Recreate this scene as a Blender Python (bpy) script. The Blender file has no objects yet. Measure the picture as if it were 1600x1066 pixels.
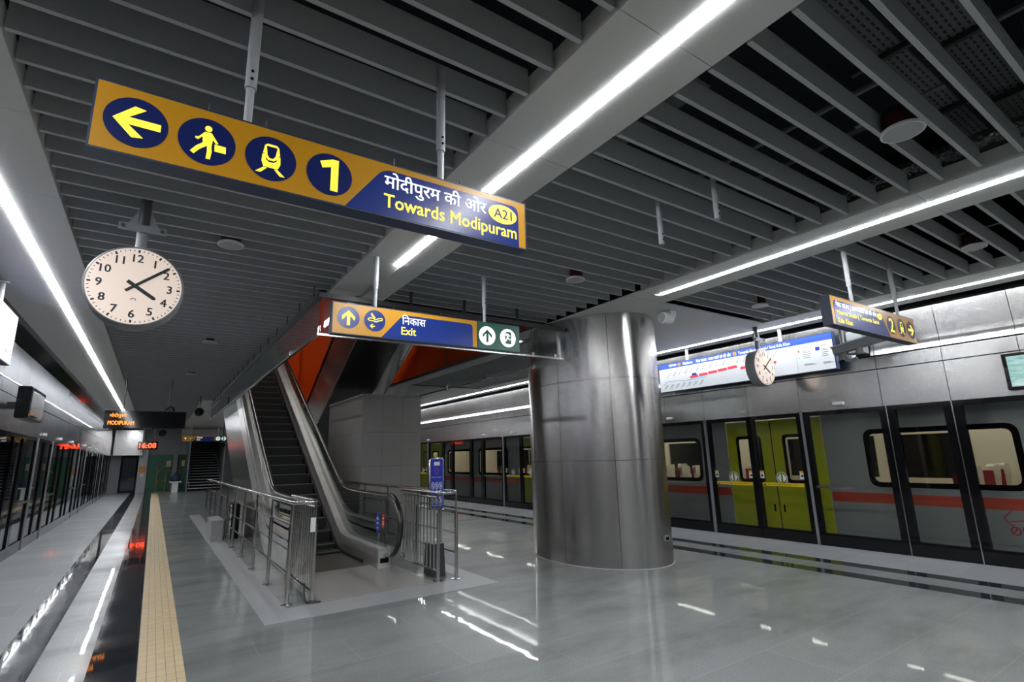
import bpy, math, random
from mathutils import Vector, Matrix
random.seed(7)
scene = bpy.context.scene
C = scene.collection

# ------------------------------------------------------------------ camera
CAM_H = 1.6
F_PX, YAW, PITCH, ROLL = 812.75, 0.59664, 0.215735, -0.026364
fw = Vector((math.sin(YAW)*math.cos(PITCH), math.cos(YAW)*math.cos(PITCH), math.sin(PITCH)))
rt = Vector((math.cos(YAW), -math.sin(YAW), 0)); up = rt.cross(fw)
r2 = rt*math.cos(ROLL)+up*math.sin(ROLL); u2 = up*math.cos(ROLL)-rt*math.sin(ROLL)
cd = bpy.data.cameras.new('camera'); cam = bpy.data.objects.new('camera', cd); C.objects.link(cam)
cd.sensor_width = 36.0; cd.lens = F_PX/1600*36; cd.clip_start = 0.05; cd.clip_end = 200
cam.matrix_world = Matrix(((r2.x,u2.x,-fw.x,0),(r2.y,u2.y,-fw.y,0),(r2.z,u2.z,-fw.z,CAM_H),(0,0,0,1)))
scene.camera = cam

# ------------------------------------------------------------------ world / exposure
w = bpy.data.worlds.new('world'); scene.world = w; w.use_nodes = True
w.node_tree.nodes['Background'].inputs[0].default_value = (0.5,0.55,0.65,1)
w.node_tree.nodes['Background'].inputs[1].default_value = 0.02
vs = scene.view_settings
scene.display_settings.display_device = 'sRGB'
vs.view_transform = 'Standard'; vs.look = 'None'; vs.exposure = 0.0; vs.gamma = 1.0; vs.use_curve_mapping = False
LED = 61.0            # radiance of the ceiling LED strips
ANI = 0.25
scene.cycles.transparent_max_bounces = 24

# ------------------------------------------------------------------ materials
def mat(name, col, rough=0.5, metal=0.0, emit=None, es=0.0, spec=0.5, coat=0.0):
    m = bpy.data.materials.new(name); m.use_nodes = True
    b = m.node_tree.nodes['Principled BSDF']
    b.inputs['Base Color'].default_value = (*col, 1)
    b.inputs['Roughness'].default_value = rough
    b.inputs['Metallic'].default_value = metal
    b.inputs['Specular IOR Level'].default_value = spec
    b.inputs['Coat Weight'].default_value = coat
    if emit:
        b.inputs['Emission Color'].default_value = (*emit, 1)
        b.inputs['Emission Strength'].default_value = es
    return m

class N:
    """small node-graph helper"""
    def __init__(s, m): s.t = m.node_tree; s.b = s.t.nodes['Principled BSDF']
    def node(s, k, **kw):
        n = s.t.nodes.new(k)
        for a, v in kw.items(): setattr(n, a, v)
        return n
    def link(s, a, b): s.t.links.new(a, b)
    def pos(s, scale=(1,1,1)):
        g = s.node('ShaderNodeNewGeometry'); mp = s.node('ShaderNodeMapping')
        mp.inputs['Scale'].default_value = scale
        s.link(g.outputs['Position'], mp.inputs['Vector']); return mp.outputs['Vector']
    def noise(s, vec, scale, detail=2, rough=0.5):
        n = s.node('ShaderNodeTexNoise'); n.inputs['Scale'].default_value = scale
        n.inputs['Detail'].default_value = detail; n.inputs['Roughness'].default_value = rough
        s.link(vec, n.inputs['Vector']); return n.outputs['Fac']
    def ramp(s, fac, stops):
        r = s.node('ShaderNodeValToRGB'); e = r.color_ramp.elements
        while len(e) < len(stops): e.new(0.5)
        for i, (p, c) in enumerate(stops):
            e[i].position = p; e[i].color = (*c, 1) if len(c) == 3 else c
        s.link(fac, r.inputs['Fac']); return r.outputs['Color']
    def rng(s, fac, a, b, lo=0.0, hi=1.0):
        r = s.node('ShaderNodeMapRange'); r.inputs[1].default_value = lo; r.inputs[2].default_value = hi
        r.inputs[3].default_value = a; r.inputs[4].default_value = b
        s.link(fac, r.inputs[0]); return r.outputs[0]
    def math(s, op, a, b=0.0):
        n = s.node('ShaderNodeMath', operation=op)
        for i, v in enumerate((a, b)):
            if isinstance(v, (int, float)): n.inputs[i].default_value = v
            else: s.link(v, n.inputs[i])
        return n.outputs[0]
    def mix(s, fac, a, b):
        n = s.node('ShaderNodeMix', data_type='RGBA')
        for i, v in ((0, fac), (6, a), (7, b)):
            if isinstance(v, (int, float)): n.inputs[i].default_value = v
            elif isinstance(v, tuple): n.inputs[i].default_value = (*v, 1)
            else: s.link(v, n.inputs[i])
        return n.outputs[2]
    def bump(s, h, strength, dist):
        n = s.node('ShaderNodeBump'); n.inputs['Strength'].default_value = strength
        n.inputs['Distance'].default_value = dist
        s.link(h, n.inputs['Height']); s.link(n.outputs[0], s.b.inputs['Normal'])

def steel(name, base=0.5, rough=0.25, wave=0.0, wscale=1.2, streak=(14,14,0.35), var=0.1, tint=(1,0.985,0.96)):
    m = mat(name, (base*tint[0], base*tint[1], base*tint[2]), rough, 1.0); n = N(m)
    f = n.noise(n.pos(streak), 1.0, 3, 0.6)
    c = n.ramp(f, [(0.25, tuple(base*(1-var)*t for t in tint)), (0.75, tuple(base*(1+var)*t for t in tint))])
    n.link(c, n.b.inputs['Base Color'])
    n.link(n.rng(f, rough*0.9, rough*1.1), n.b.inputs['Roughness'])
    if 'escalator skirt' in name or 'decking' in name: n.b.inputs['Metallic'].default_value = 0.78
    if wave: n.bump(n.noise(n.pos(), wscale, 1), wave, 0.05)
    return m

M = {}
M['baffle'] = mat('grey powder coated aluminium', (0.44,0.455,0.46), 0.5)
M['tray'] = mat('white ceiling panel', (0.62,0.62,0.6), 0.5)
M['void'] = mat('dark painted soffit', (0.008,0.011,0.018), 0.8)
M['black'] = mat('black plastic', (0.006,0.006,0.007), 0.07, spec=0.3)
M['blackmat'] = mat('black rubber', (0.01,0.01,0.01), 0.45)
M['darksteel'] = mat('dark grey painted steel', (0.05,0.05,0.052), 0.4, 0.3)
M['greypaint'] = mat('light grey paint', (0.42,0.43,0.44), 0.4)
M['midgrey'] = mat('mid grey paint', (0.2,0.21,0.22), 0.4)
M['white'] = mat('white plastic', (0.75,0.75,0.74), 0.4)
M['red'] = mat('dark red paint', (0.06,0.012,0.012), 0.5)
M['led'] = mat('led diffuser', (0.9,0.9,0.9), 0.4, emit=(0.93,0.96,1.0), es=LED)
M['rail'] = steel('polished stainless steel tube', 0.55, 0.2, 0, var=0.05)
M['fascia'] = steel('brushed steel fascia', 0.46, 0.23, 0.03, 1.3, (5,5,0.6), 0.05)
M['fascia_left'] = steel('polished steel fascia', 0.3, 0.42, 0.12, 1.3, (5,5,0.6), 0.05, (0.93,0.97,1.05))
M['fascia_left'].node_tree.nodes['Principled BSDF'].inputs['Coat Weight'].default_value = 1.0
M['fascia_left'].node_tree.nodes['Principled BSDF'].inputs['Coat Roughness'].default_value = 0.02
M['handrail'] = mat('black rubber handrail', (0.015,0.015,0.016), 0.22, spec=0.8)
M['column'] = steel('brushed steel column cladding', 0.47, 0.25, 0.0, 0.7, (7,7,0.1), 0.03, (1,0.97,0.945))
M['cladding'] = steel('escalator steel cladding', 0.55, 0.24, 0.06, 1.0, (10,10,0.4), 0.12)
M['skirt'] = steel('escalator skirt steel', 0.65, 0.3, 0.0, 1.0, (10,3,3), 0.08, (1,0.95,0.93))
M['deck'] = steel('escalator decking steel', 0.8, 0.33, 0.0, 1.0, (6,2,6), 0.12)
M['darkclad'] = steel('darkened steel cladding', 0.14, 0.3, 0.03, 1.0, (10,10,0.4), 0.12)
M['plate'] = mat('brushed landing plate', (0.45,0.44,0.425), 0.42, 0.6)
M['step'] = mat('black escalator step', (0.012,0.012,0.012), 0.5)
M['nosing'] = mat('worn step nosing', (0.16,0.16,0.155), 0.45, 0.4)
M['comb'] = mat('grooved step surface', (0.1,0.095,0.085), 0.5, 0.4)
M['orange'] = mat('glossy orange panel', (0.62,0.075,0.008), 0.15)
M['navy'] = mat('navy painted metal', (0.018,0.035,0.085), 0.35)
M['amber'] = mat('amber acrylic sign face', (0.55,0.26,0.008), 0.3, emit=(1.0,0.45,0.02), es=0.02)
M['blue'] = mat('blue acrylic sign face', (0.008,0.028,0.19), 0.25, emit=(0.02,0.05,0.4), es=0.06)
M['disc'] = mat('navy acrylic sign disc', (0.006,0.014,0.10), 0.25, emit=(0.02,0.05,0.4), es=0.03)
M['green'] = mat('green acrylic sign face', (0.008,0.09,0.06), 0.3, emit=(0.01,0.2,0.12), es=0.06)
M['yglow'] = mat('lit yellow lettering', (0.8,0.65,0.05), 0.4, emit=(1.0,0.82,0.05), es=0.85)
M['wglow'] = mat('lit white lettering', (0.8,0.8,0.8), 0.4, emit=(1,1,1), es=0.75)
M['mapface'] = mat('lit white map face', (0.62,0.65,0.68), 0.3, emit=(0.9,0.95,1.0), es=0.3)
M['mapblue'] = mat('lit blue map header', (0.03,0.07,0.35), 0.3, emit=(0.05,0.12,0.6), es=0.22)
M['mapred'] = mat('map red', (0.7,0.05,0.08), 0.4, emit=(0.9,0.1,0.15), es=0.3)
M['mapcyan'] = mat('map light blue', (0.3,0.65,0.85), 0.4, emit=(0.4,0.75,0.9), es=0.25)
M['mappink'] = mat('map pink', (0.75,0.4,0.5), 0.4, emit=(0.8,0.5,0.6), es=0.25)
M['mapgrey'] = mat('map grey print', (0.25,0.27,0.3), 0.5, emit=(0.5,0.52,0.55), es=0.12)
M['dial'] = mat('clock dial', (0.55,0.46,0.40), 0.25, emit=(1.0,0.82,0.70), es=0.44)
M['ink'] = mat('black print', (0.012,0.012,0.012), 0.5)
M['ledorange'] = mat('orange led dots', (0.2,0.05,0), 0.5, emit=(1.0,0.28,0.02), es=2.2)
M['ledred'] = mat('red led digits', (0.2,0.02,0), 0.5, emit=(1.0,0.07,0.02), es=4.0)
M['screen'] = mat('monitor screen', (0.05,0.06,0.06), 0.2)
M['lime'] = mat('lime green train door', (0.60,0.62,0.015), 0.25)
M['train'] = mat('grey train body', (0.4,0.405,0.385), 0.3, 0.25)
M['trainred'] = mat('red train band', (0.62,0.07,0.03), 0.3)
M['beige'] = mat('beige train lining', (0.62,0.55,0.44), 0.35)
M['seat'] = mat('cream seat', (0.6,0.55,0.45), 0.5)
M['seatred'] = mat('maroon seat side', (0.25,0.015,0.03), 0.5)
M['stickyellow'] = mat('yellow sticker', (0.75,0.5,0.01), 0.4)
M['stickwhite'] = mat('white sticker', (0.75,0.78,0.78), 0.4)
M['stickblue'] = mat('blue sticker', (0.03,0.06,0.4), 0.4)
M['stickred'] = mat('red sticker', (0.55,0.03,0.03), 0.4)
M['greendoor'] = mat('green painted door', (0.008,0.11,0.06), 0.35)
M['yellowpipe'] = mat('yellow painted pipe', (0.5,0.3,0.02), 0.4)
M['tunnel'] = mat('tunnel lining', (0.03,0.03,0.03), 0.8)
M['noticeblue'] = mat('blue notice face', (0.012,0.03,0.36), 0.35)
M['trainlight'] = mat('train ceiling lamp', (0.8,0.8,0.8), 0.4, emit=(1,0.93,0.82), es=14.0)
M['shaftlight'] = mat('concourse lamp', (0.8,0.8,0.8), 0.4, emit=(1,0.95,0.9), es=26.0)
M['foil'] = mat('crinkled foil', (0.85,0.85,0.85), 0.22, 1.0)
_n = N(M['foil']); _n.bump(_n.noise(_n.pos(), 22, 3), 0.9, 0.05)
M['galv'] = mat('galvanised sheet', (0.16,0.17,0.18), 0.5, 0.5)

def granite(name, col, rough, var=0.25, scale=170):
    m = mat(name, col, rough); n = N(m)
    sp = n.noise(n.pos(), scale, 2, 0.7); big = n.noise(n.pos(), 1.3, 3)
    a = n.ramp(sp, [(0.3, tuple(c*(1-var) for c in col)), (0.7, tuple(c*(1+var) for c in col))])
    b = n.mix(n.rng(big, 0.0, 0.35, 0.35, 0.7), a, tuple(c*0.72 for c in col))
    n.link(b, n.b.inputs['Base Color']); return m
M['block'] = granite('grey granite cladding', (0.27,0.255,0.245), 0.35, 0.3)
M['flamed'] = granite('flamed granite border', (0.3,0.307,0.31), 0.38, 0.25)
M['plinth'] = granite('grey granite plinth', (0.3,0.3,0.3), 0.4, 0.2)
M['concrete'] = granite('stained concrete', (0.08,0.075,0.065), 0.8, 0.3, 30)

def floor_material():
    m = mat('polished granite floor', (0.2,0.2,0.2), 0.12); n = N(m)
    pos = n.pos(); sx = n.node('ShaderNodeSeparateXYZ'); n.link(pos, sx.inputs[0]); X, Y = sx.outputs[0], sx.outputs[1]
    sp = n.noise(pos, 120, 3, 0.75); big = n.noise(n.pos((0.7,1.6,1)), 0.9, 5, 0.6)
    base = n.ramp(sp, [(0.36,(0.10,0.108,0.106)),(0.64,(0.31,0.326,0.32))])
    dark = n.ramp(sp, [(0.28,(0.012,0.013,0.016)),(0.75,(0.04,0.043,0.05))])
    edge = n.ramp(sp, [(0.28,(0.22,0.226,0.235)),(0.72,(0.38,0.39,0.4))])
    base = n.mix(n.rng(big, 0.0, 0.7, 0.45, 0.66), base, (0.105,0.111,0.108))
    def band(a, b): return n.math('MULTIPLY', n.math('GREATER_THAN', X, a), n.math('LESS_THAN', X, b))
    left = n.math('LESS_THAN', X, -0.95); right = n.math('GREATER_THAN', X, 8.3)
    c = n.mix(n.math('MAXIMUM', left, right), base, edge)
    dk = n.math('MAXIMUM', n.math('MAXIMUM', band(-0.95,-0.65), band(-0.28,0.05)), n.math('MAXIMUM', band(8.02,8.27), band(7.37,7.64)))
    c = n.mix(dk, c, dark)
    br = n.node('ShaderNodeTexBrick'); br.offset = 0.5
    mp = n.node('ShaderNodeMapping'); mp.inputs['Location'].default_value = (0.45,0.35,0)
    n.link(pos, mp.inputs['Vector']); n.link(mp.outputs[0], br.inputs['Vector'])
    br.inputs['Scale'].default_value = 1.0; br.inputs['Brick Width'].default_value = 1.35; br.inputs['Row Height'].default_value = 0.62
    br.inputs['Mortar Size'].default_value = 0.004; br.inputs['Mortar Smooth'].default_value = 0.3
    br.inputs['Color1'].default_value = (1,1,1,1); br.inputs['Color2'].default_value = (0.86,0.86,0.86,1); br.inputs['Mortar'].default_value = (1.3,1.3,1.28,1)
    mu = n.node('ShaderNodeMix', data_type='RGBA', blend_type='MULTIPLY'); mu.inputs[0].default_value = 1.0
    n.link(c, mu.inputs[6]); n.link(br.outputs['Color'], mu.inputs[7])
    n.link(mu.outputs[2], n.b.inputs['Base Color'])
    n.b.inputs['Coat Weight'].default_value = 0.42; n.b.inputs['Coat Roughness'].default_value = 0.025
    rg = n.rng(big, 0.3, 0.42, 0.35, 0.7)
    rg = n.math('ADD', rg, n.math('MULTIPLY', left, 0.2))
    rg = n.math('SUBTRACT', rg, n.math('MULTIPLY', dk, 0.27))
    n.link(rg, n.b.inputs['Roughness'])
    n.bump(n.noise(pos, 3.0, 1.0), 0.06, 0.012)
    n.link(n.b.inputs['Normal'].links[0].from_socket, n.b.inputs['Coat Normal'])
    n.b.inputs['Specular IOR Level'].default_value = 0.3
    return m
M['floor'] = floor_material()

def tactile_material():
    m = mat('beige tactile tile', (0.5,0.38,0.2), 0.5); n = N(m)
    pos = n.pos(); br = n.node('ShaderNodeTexBrick'); br.offset = 0.0
    mp = n.node('ShaderNodeMapping'); mp.inputs['Location'].default_value = (-0.05,0,0)
    n.link(pos, mp.inputs['Vector']); n.link(mp.outputs[0], br.inputs['Vector'])
    br.inputs['Scale'].default_value = 1.0; br.inputs['Brick Width'].default_value = 0.064; br.inputs['Row Height'].default_value = 0.15
    br.inputs['Mortar Size'].default_value = 0.0028
    br.inputs['Color1'].default_value = (0.56,0.44,0.27,1); br.inputs['Color2'].default_value = (0.5,0.39,0.235,1); br.inputs['Mortar'].default_value = (0.2,0.16,0.1,1)
    nz = n.noise(pos, 2.2, 3)
    c = n.mix(n.rng(nz, 0, 0.5, 0.45, 0.75), br.outputs['Color'], (0.5,0.34,0.13))
    n.link(c, n.b.inputs['Base Color']); return m
M['tactile'] = tactile_material()

def glass_material(name, tint, ior=1.5, rough=0.0, gcol=(1,1,1), boost=1.0):
    m = bpy.data.materials.new(name); m.use_nodes = True; t = m.node_tree; t.nodes.clear()
    o = t.nodes.new('ShaderNodeOutputMaterial'); mx = t.nodes.new('ShaderNodeMixShader')
    # Schlick reflectance from the facing angle, the same for both faces of a pane
    f0 = ((ior-1)/(ior+1))**2
    g = t.nodes.new('ShaderNodeNewGeometry'); dt = t.nodes.new('ShaderNodeVectorMath'); dt.operation = 'DOT_PRODUCT'
    t.links.new(g.outputs['Normal'], dt.inputs[0]); t.links.new(g.outputs['Incoming'], dt.inputs[1])
    def mth(op, x, y=0.0):
        q = t.nodes.new('ShaderNodeMath'); q.operation = op
        for i, v in enumerate((x, y)):
            if isinstance(v, float): q.inputs[i].default_value = v
            else: t.links.new(v, q.inputs[i])
        return q.outputs[0]
    pw = mth('POWER', mth('SUBTRACT', 1.0, mth('ABSOLUTE', dt.outputs['Value'])), 5.0)
    mm = mth('MULTIPLY', mth('ADD', mth('MULTIPLY', pw, 1.0-f0), f0), boost)
    mm = mth('MINIMUM', mm, 0.97)
    tr = t.nodes.new('ShaderNodeBsdfTransparent'); tr.inputs[0].default_value = (*tint, 1)
    gl = t.nodes.new('ShaderNodeBsdfGlossy'); gl.inputs['Roughness'].default_value = rough; gl.inputs[0].default_value = (*gcol, 1)
    t.links.new(mm, mx.inputs[0])
    t.links.new(tr.outputs[0], mx.inputs[1]); t.links.new(gl.outputs[0], mx.inputs[2])
    t.links.new(mx.outputs[0], o.inputs[0]); return m
M['glass'] = glass_material('platform screen glass', (0.86,0.88,0.88), 1.4)
M['trainglass'] = glass_material('train window glass', (0.72,0.74,0.74), 1.4)
M['smokeglass'] = glass_material('smoke curtain glass', (0.9,0.92,0.92), 1.6, 0.02, (0.95,1,1), 1.6)
M['balglass'] = glass_material('balustrade glass', (0.75,0.78,0.77), 1.45)

def screen_material():
    m = mat('monitor picture', (0.02,0.02,0.02), 0.3); n = N(m)
    f = n.noise(n.pos((1,2.5,9)), 2.2, 5, 0.65)
    c = n.ramp(f, [(0.3,(0.16,0.42,0.42)),(0.5,(0.42,0.72,0.68)),(0.7,(0.75,0.92,0.92))])
    n.link(c, n.b.inputs['Emission Color']); n.b.inputs['Emission Strength'].default_value = 0.8
    return m
M['picture'] = screen_material()

def perforated():
    m = mat('perforated galvanised tray', (0.2,0.21,0.22), 0.55, 0.0); n = N(m)
    pos = n.pos((1,1,1)); br = n.node('ShaderNodeTexBrick'); br.offset = 0.5
    n.link(pos, br.inputs['Vector']); br.inputs['Scale'].default_value = 1.0
    br.inputs['Brick Width'].default_value = 0.075; br.inputs['Row Height'].default_value = 0.04
    br.inputs['Mortar Size'].default_value = 0.0125; br.inputs['Mortar Smooth'].default_value = 0.0
    br.inputs['Color1'].default_value = (0.012,0.013,0.015,1); br.inputs['Color2'].default_value = (0.012,0.013,0.015,1); br.inputs['Mortar'].default_value = (0.13,0.135,0.14,1)
    n.link(br.outputs['Color'], n.b.inputs['Base Color']); return m
M['perf'] = perforated()

# ------------------------------------------------------------------ mesh helpers
class MB:
    def __init__(s): s.v = []; s.f = []
    def add(s, vs_, fs_):
        b = len(s.v); s.v += [tuple(v) for v in vs_]; s.f += [tuple(b+i for i in f) for f in fs_]; return s
    def box(s, x0, x1, y0, y1, z0, z1):
        return s.add([(x0,y0,z0),(x1,y0,z0),(x1,y1,z0),(x0,y1,z0),(x0,y0,z1),(x1,y0,z1),(x1,y1,z1),(x0,y1,z1)],
                     [(0,3,2,1),(4,5,6,7),(0,1,5,4),(1,2,6,5),(2,3,7,6),(3,0,4,7)])
    def rbox(s, x0, x1, y0, y1, z0, z1, r=0.01):      # box with chamfered edges along its longest outline
        pr = [(x0+r,z0),(x1-r,z0),(x1,z0+r),(x1,z1-r),(x1-r,z1),(x0+r,z1),(x0,z1-r),(x0,z0+r)]
        return s.prism(pr, 'xz', y0, y1)
    def prism(s, poly, plane, a, b):
        """extrude a polygon given in two axes ('yz','xz','xy') along the third from a to b"""
        def P(p, q):
            if plane == 'yz': return (q, p[0], p[1])
            if plane == 'xz': return (p[0], q, p[1])
            return (p[0], p[1], q)
        n = len(poly); vs_ = [P(p, a) for p in poly]+[P(p, b) for p in poly]
        fs_ = [tuple(range(n)), tuple(range(2*n-1, n-1, -1))]+[(i, i+n, (i+1) % n+n, (i+1) % n) for i in range(n)]
        return s.add(vs_, fs_)
    def strip(s, lo, hi, a, b, plane='yz'):
        """band between two profile lines of equal length, extruded a..b; quads only"""
        n = len(lo)
        for i in range(n-1): s.prism([lo[i], lo[i+1], hi[i+1], hi[i]], plane, a, b)
        return s
    def band(s, lo, hi, a, b):
        """like strip() in the yz plane but one joined skin"""
        n = len(lo); vs_ = []
        for i in range(n):
            for x in (a, b): vs_ += [(x, lo[i][0], lo[i][1]), (x, hi[i][0], hi[i][1])]
        fs_ = []
        for i in range(n-1):
            p, q = 4*i, 4*i+4
            fs_ += [(p,p+1,q+1,q),(p+2,q+2,q+3,p+3),(p,q,q+2,p+2),(p+1,p+3,q+3,q+1)]
        fs_ += [(0,2,3,1),(4*n-4,4*n-3,4*n-1,4*n-2)]
        return s.add(vs_, fs_)
    def tube(s, pts, r, n=10, cap=True, closed=False):
        pts = [Vector(p) for p in pts]; m = len(pts); rings = []; prev = None
        for i, p in enumerate(pts):
            if closed: t = (pts[(i+1) % m]-pts[i-1])
            else: t = pts[min(i+1, m-1)]-pts[max(i-1, 0)]
            t.normalize()
            if prev is None:
                a = Vector((0,0,1)) if abs(t.z) < 0.9 else Vector((1,0,0)); u = t.cross(a).normalized()
            else: u = (prev-t*prev.dot(t)).normalized()
            prev = u; v = t.cross(u)
            rr = r[i] if isinstance(r, (list, tuple)) else r
            rings.append([p+(u*math.cos(2*math.pi*k/n)+v*math.sin(2*math.pi*k/n))*rr for k in range(n)])
        vs_ = [q for g in rings for q in g]; fs_ = []
        for i in range(m if closed else m-1):
            j = (i+1) % m
            for k in range(n): fs_.append((i*n+k, i*n+(k+1) % n, j*n+(k+1) % n, j*n+k))
        if cap and not closed: fs_ += [tuple(range(n-1,-1,-1)), tuple((m-1)*n+k for k in range(n))]
        return s.add(vs_, fs_)
    def lathe(s, prof, c, axis='z', n=32, arc=None):
        """prof: (radius, height) list, revolved about the axis through c"""
        c = Vector(c); vs_ = []
        for (r, h) in prof:
            for k in range(n):
                a = 2*math.pi*k/n; x, y = r*math.cos(a), r*math.sin(a)
                vs_.append(c+(Vector((x,y,h)) if axis == 'z' else Vector((x,h,y)) if axis == 'y' else Vector((h,x,y))))
        fs_ = []; m = len(prof)
        for i in range(m-1):
            for k in range(n): fs_.append((i*n+k, i*n+(k+1) % n, (i+1)*n+(k+1) % n, (i+1)*n+k))
        fs_ += [tuple(range(n-1,-1,-1)), tuple((m-1)*n+k for k in range(n))]
        return s.add(vs_, fs_)
    def build(s, name, m, parent=None, smooth=False, loc=None):
        return mk(name, s.v, s.f, m, parent, smooth, loc)

WLOC = {}
def mk(name, vs_, fs_, m, parent=None, smooth=False, loc=None):
    if parent is not None: base = WLOC[parent.name]
    elif loc is not None: base = Vector(loc)
    else:
        xs = [v[0] for v in vs_]; ys = [v[1] for v in vs_]; zs = [v[2] for v in vs_]
        base = Vector(((min(xs)+max(xs))/2, (min(ys)+max(ys))/2, min(zs)))
    me = bpy.data.meshes.new(name)
    me.from_pydata([(v[0]-base.x, v[1]-base.y, v[2]-base.z) for v in vs_], [], fs_)
    import bmesh
    bm = bmesh.new(); bm.from_mesh(me); bmesh.ops.recalc_face_normals(bm, faces=bm.faces); bm.to_mesh(me); bm.free()
    if smooth:
        me.polygons.foreach_set('use_smooth', [True]*len(me.polygons)); me.set_sharp_from_angle(angle=math.radians(40))
    me.materials.append(m); o = bpy.data.objects.new(name, me); C.objects.link(o)
    if parent is not None: o.parent = parent
    else: o.location = base
    WLOC[o.name] = base
    return o
def tag(o, label, cat, group=None, kind=None):
    if label: o['label'] = label
    if cat: o['category'] = cat
    if group: o['group'] = group
    if kind: o['kind'] = kind
    return o
def thing(name, label, cat, loc=(0,0,0), group=None):
    o = bpy.data.objects.new(name, None); C.objects.link(o); o.location = loc; o.empty_display_size = 0.1
    WLOC[o.name] = Vector(loc); return tag(o, label, cat, group)
def struct(name, mb, m, smooth=False, loc=None):
    return tag(mb.build(name, m, None, smooth, loc), None, None, kind='structure')
def copy_tree(o, delta=(0,0,0), parent=None):
    c = o.copy(); C.objects.link(c)
    if parent is not None: c.parent = parent
    else: c.location = o.location+Vector(delta)
    for ch in list(o.children): copy_tree(ch, (0,0,0), c)
    return c
def relabel(o, label): o['label'] = label; return o

# flat graphics: local (u,v) plane with thickness, placed by an origin and two directions
class Face:
    def __init__(s, o, U, V=(0,0,1)): s.o = Vector(o); s.U = Vector(U); s.V = Vector(V); s.Nn = s.U.cross(s.V)
    def p(s, u, v, d): return s.o+s.U*u+s.V*v+s.Nn*d
    def polys(s, mb, polys, d0, d1):
        for po in polys:
            n = len(po)
            mb.add([s.p(u,v,d0) for u,v in po]+[s.p(u,v,d1) for u,v in po],
                   [tuple(range(n-1,-1,-1)), tuple(range(n,2*n))]+[(i,(i+1)%n,(i+1)%n+n,i+n) for i in range(n)])
        return mb
    def shape(s, name, polys, d0, d1, m, parent): return s.polys(MB(), polys, d0, d1).build(name, m, parent)
    def text(s, name, body, u, v, d, m, parent, width=None, height=None, bold=0.0, thick=0.0015, align='L'):
        cu = bpy.data.curves.new('txt', 'FONT'); cu.body = body; cu.size = 1.0; cu.resolution_u = 2; cu.fill_mode = 'FRONT'
        ob = bpy.data.objects.new('txt', cu); C.objects.link(ob)
        dg = bpy.context.evaluated_depsgraph_get(); me = bpy.data.meshes.new_from_object(ob.evaluated_get(dg))
        vs_ = [(q.co.x, q.co.y) for q in me.vertices]; fs_ = [tuple(f.vertices) for f in me.polygons]
        bpy.data.objects.remove(ob); bpy.data.curves.remove(cu); bpy.data.meshes.remove(me)
        if not vs_: return None
        x0 = min(a for a,_ in vs_); x1 = max(a for a,_ in vs_); y0 = min(b for _,b in vs_); y1 = max(b for _,b in vs_)
        sy = (height/(y1-y0)) if height else None; sx = (width/(x1-x0)) if width else None
        sx = sx or sy; sy = sy or sx
        if align == 'C': u -= (x1-x0)*sx/2
        sh = [(0,0)] if not bold else [(-bold,-bold*0.5),(bold,-bold*0.5),(-bold,bold*0.5),(bold,bold*0.5)]
        V, Q = [], []
        for i, (dx, dy) in enumerate(sh):
            k = len(V); V += [s.p(u+(a-x0+dx)*sx, v+(b-y0+dy)*sy, d+thick+0.0001*i) for a,b in vs_]; Q += [tuple(k+j for j in f) for f in fs_]
        return mk(name, V, Q, m, parent)
def circ(u, v, r, n=40, r2=None): return [(u+r*math.cos(2*math.pi*k/n), v+(r2 or r)*math.sin(2*math.pi*k/n)) for k in range(n)]
def rect(u0, v0, u1, v1): return [(u0,v0),(u1,v0),(u1,v1),(u0,v1)]
def place(polys, u, v, s, rot=0, flip=1):
    c, n = math.cos(rot), math.sin(rot)
    return [[(u+flip*s*(x*c-y*n), v+s*(x*n+y*c)) for x, y in po] for po in polys]
def bar(p, q, t):
    dx, dy = q[0]-p[0], q[1]-p[1]; L = math.hypot(dx, dy); nx, ny = -dy/L*t/2, dx/L*t/2
    return [(p[0]-nx,p[1]-ny),(q[0]-nx,q[1]-ny),(q[0]+nx,q[1]+ny),(p[0]+nx,p[1]+ny)]
ARROW_LEFT = [[(-0.74,0),(-0.1,0.66),(0.26,0.6),(-0.26,0.15),(0.78,0.15),(0.78,-0.15),(-0.26,-0.15),(0.26,-0.6),(-0.1,-0.66)]]
WALKER = [circ(0.0,0.62,0.14,16), [(-0.12,0.44),(0.13,0.44),(0.22,0.3),(0.17,-0.2),(0.0,-0.2),(-0.16,-0.15),(-0.2,0.2)],
          [(-0.12,0.44),(-0.2,0.2),(-0.36,0.0),(-0.47,0.05),(-0.46,0.12),(-0.34,0.14)], [(0.13,0.44),(0.42,0.02),(0.34,-0.04),(0.12,0.28)],
          [(-0.17,-0.1),(-0.4,-0.32),(-0.6,-0.62),(-0.46,-0.72),(-0.26,-0.44),(0.0,-0.2)], [(0.0,-0.2),(0.02,-0.45),(0.0,-0.82),(0.16,-0.82),(0.2,-0.45),(0.17,-0.2)],
          [(0.28,-0.06),(0.72,-0.06),(0.74,-0.38),(0.3,-0.38)]]
TRAIN = [[(-0.3,0.6),(-0.2,0.7),(0.2,0.7),(0.3,0.6),(0.36,0.2),(0.3,0.22),(0.22,0.0),(0.12,-0.1),(-0.12,-0.1),(-0.22,0.0),(-0.3,0.22),(-0.36,0.2)],
         [(-0.38,0.15),(-0.28,0.16),(-0.22,-0.1),(-0.1,-0.2),(0.1,-0.2),(0.22,-0.1),(0.28,0.16),(0.38,0.15),(0.4,-0.2),(0.3,-0.46),(-0.3,-0.46),(-0.4,-0.2)],
         [(-0.3,-0.5),(-0.15,-0.5),(-0.4,-0.78),(-0.62,-0.78)], [(0.15,-0.5),(0.3,-0.5),(0.62,-0.78),(0.4,-0.78)]]
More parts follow.
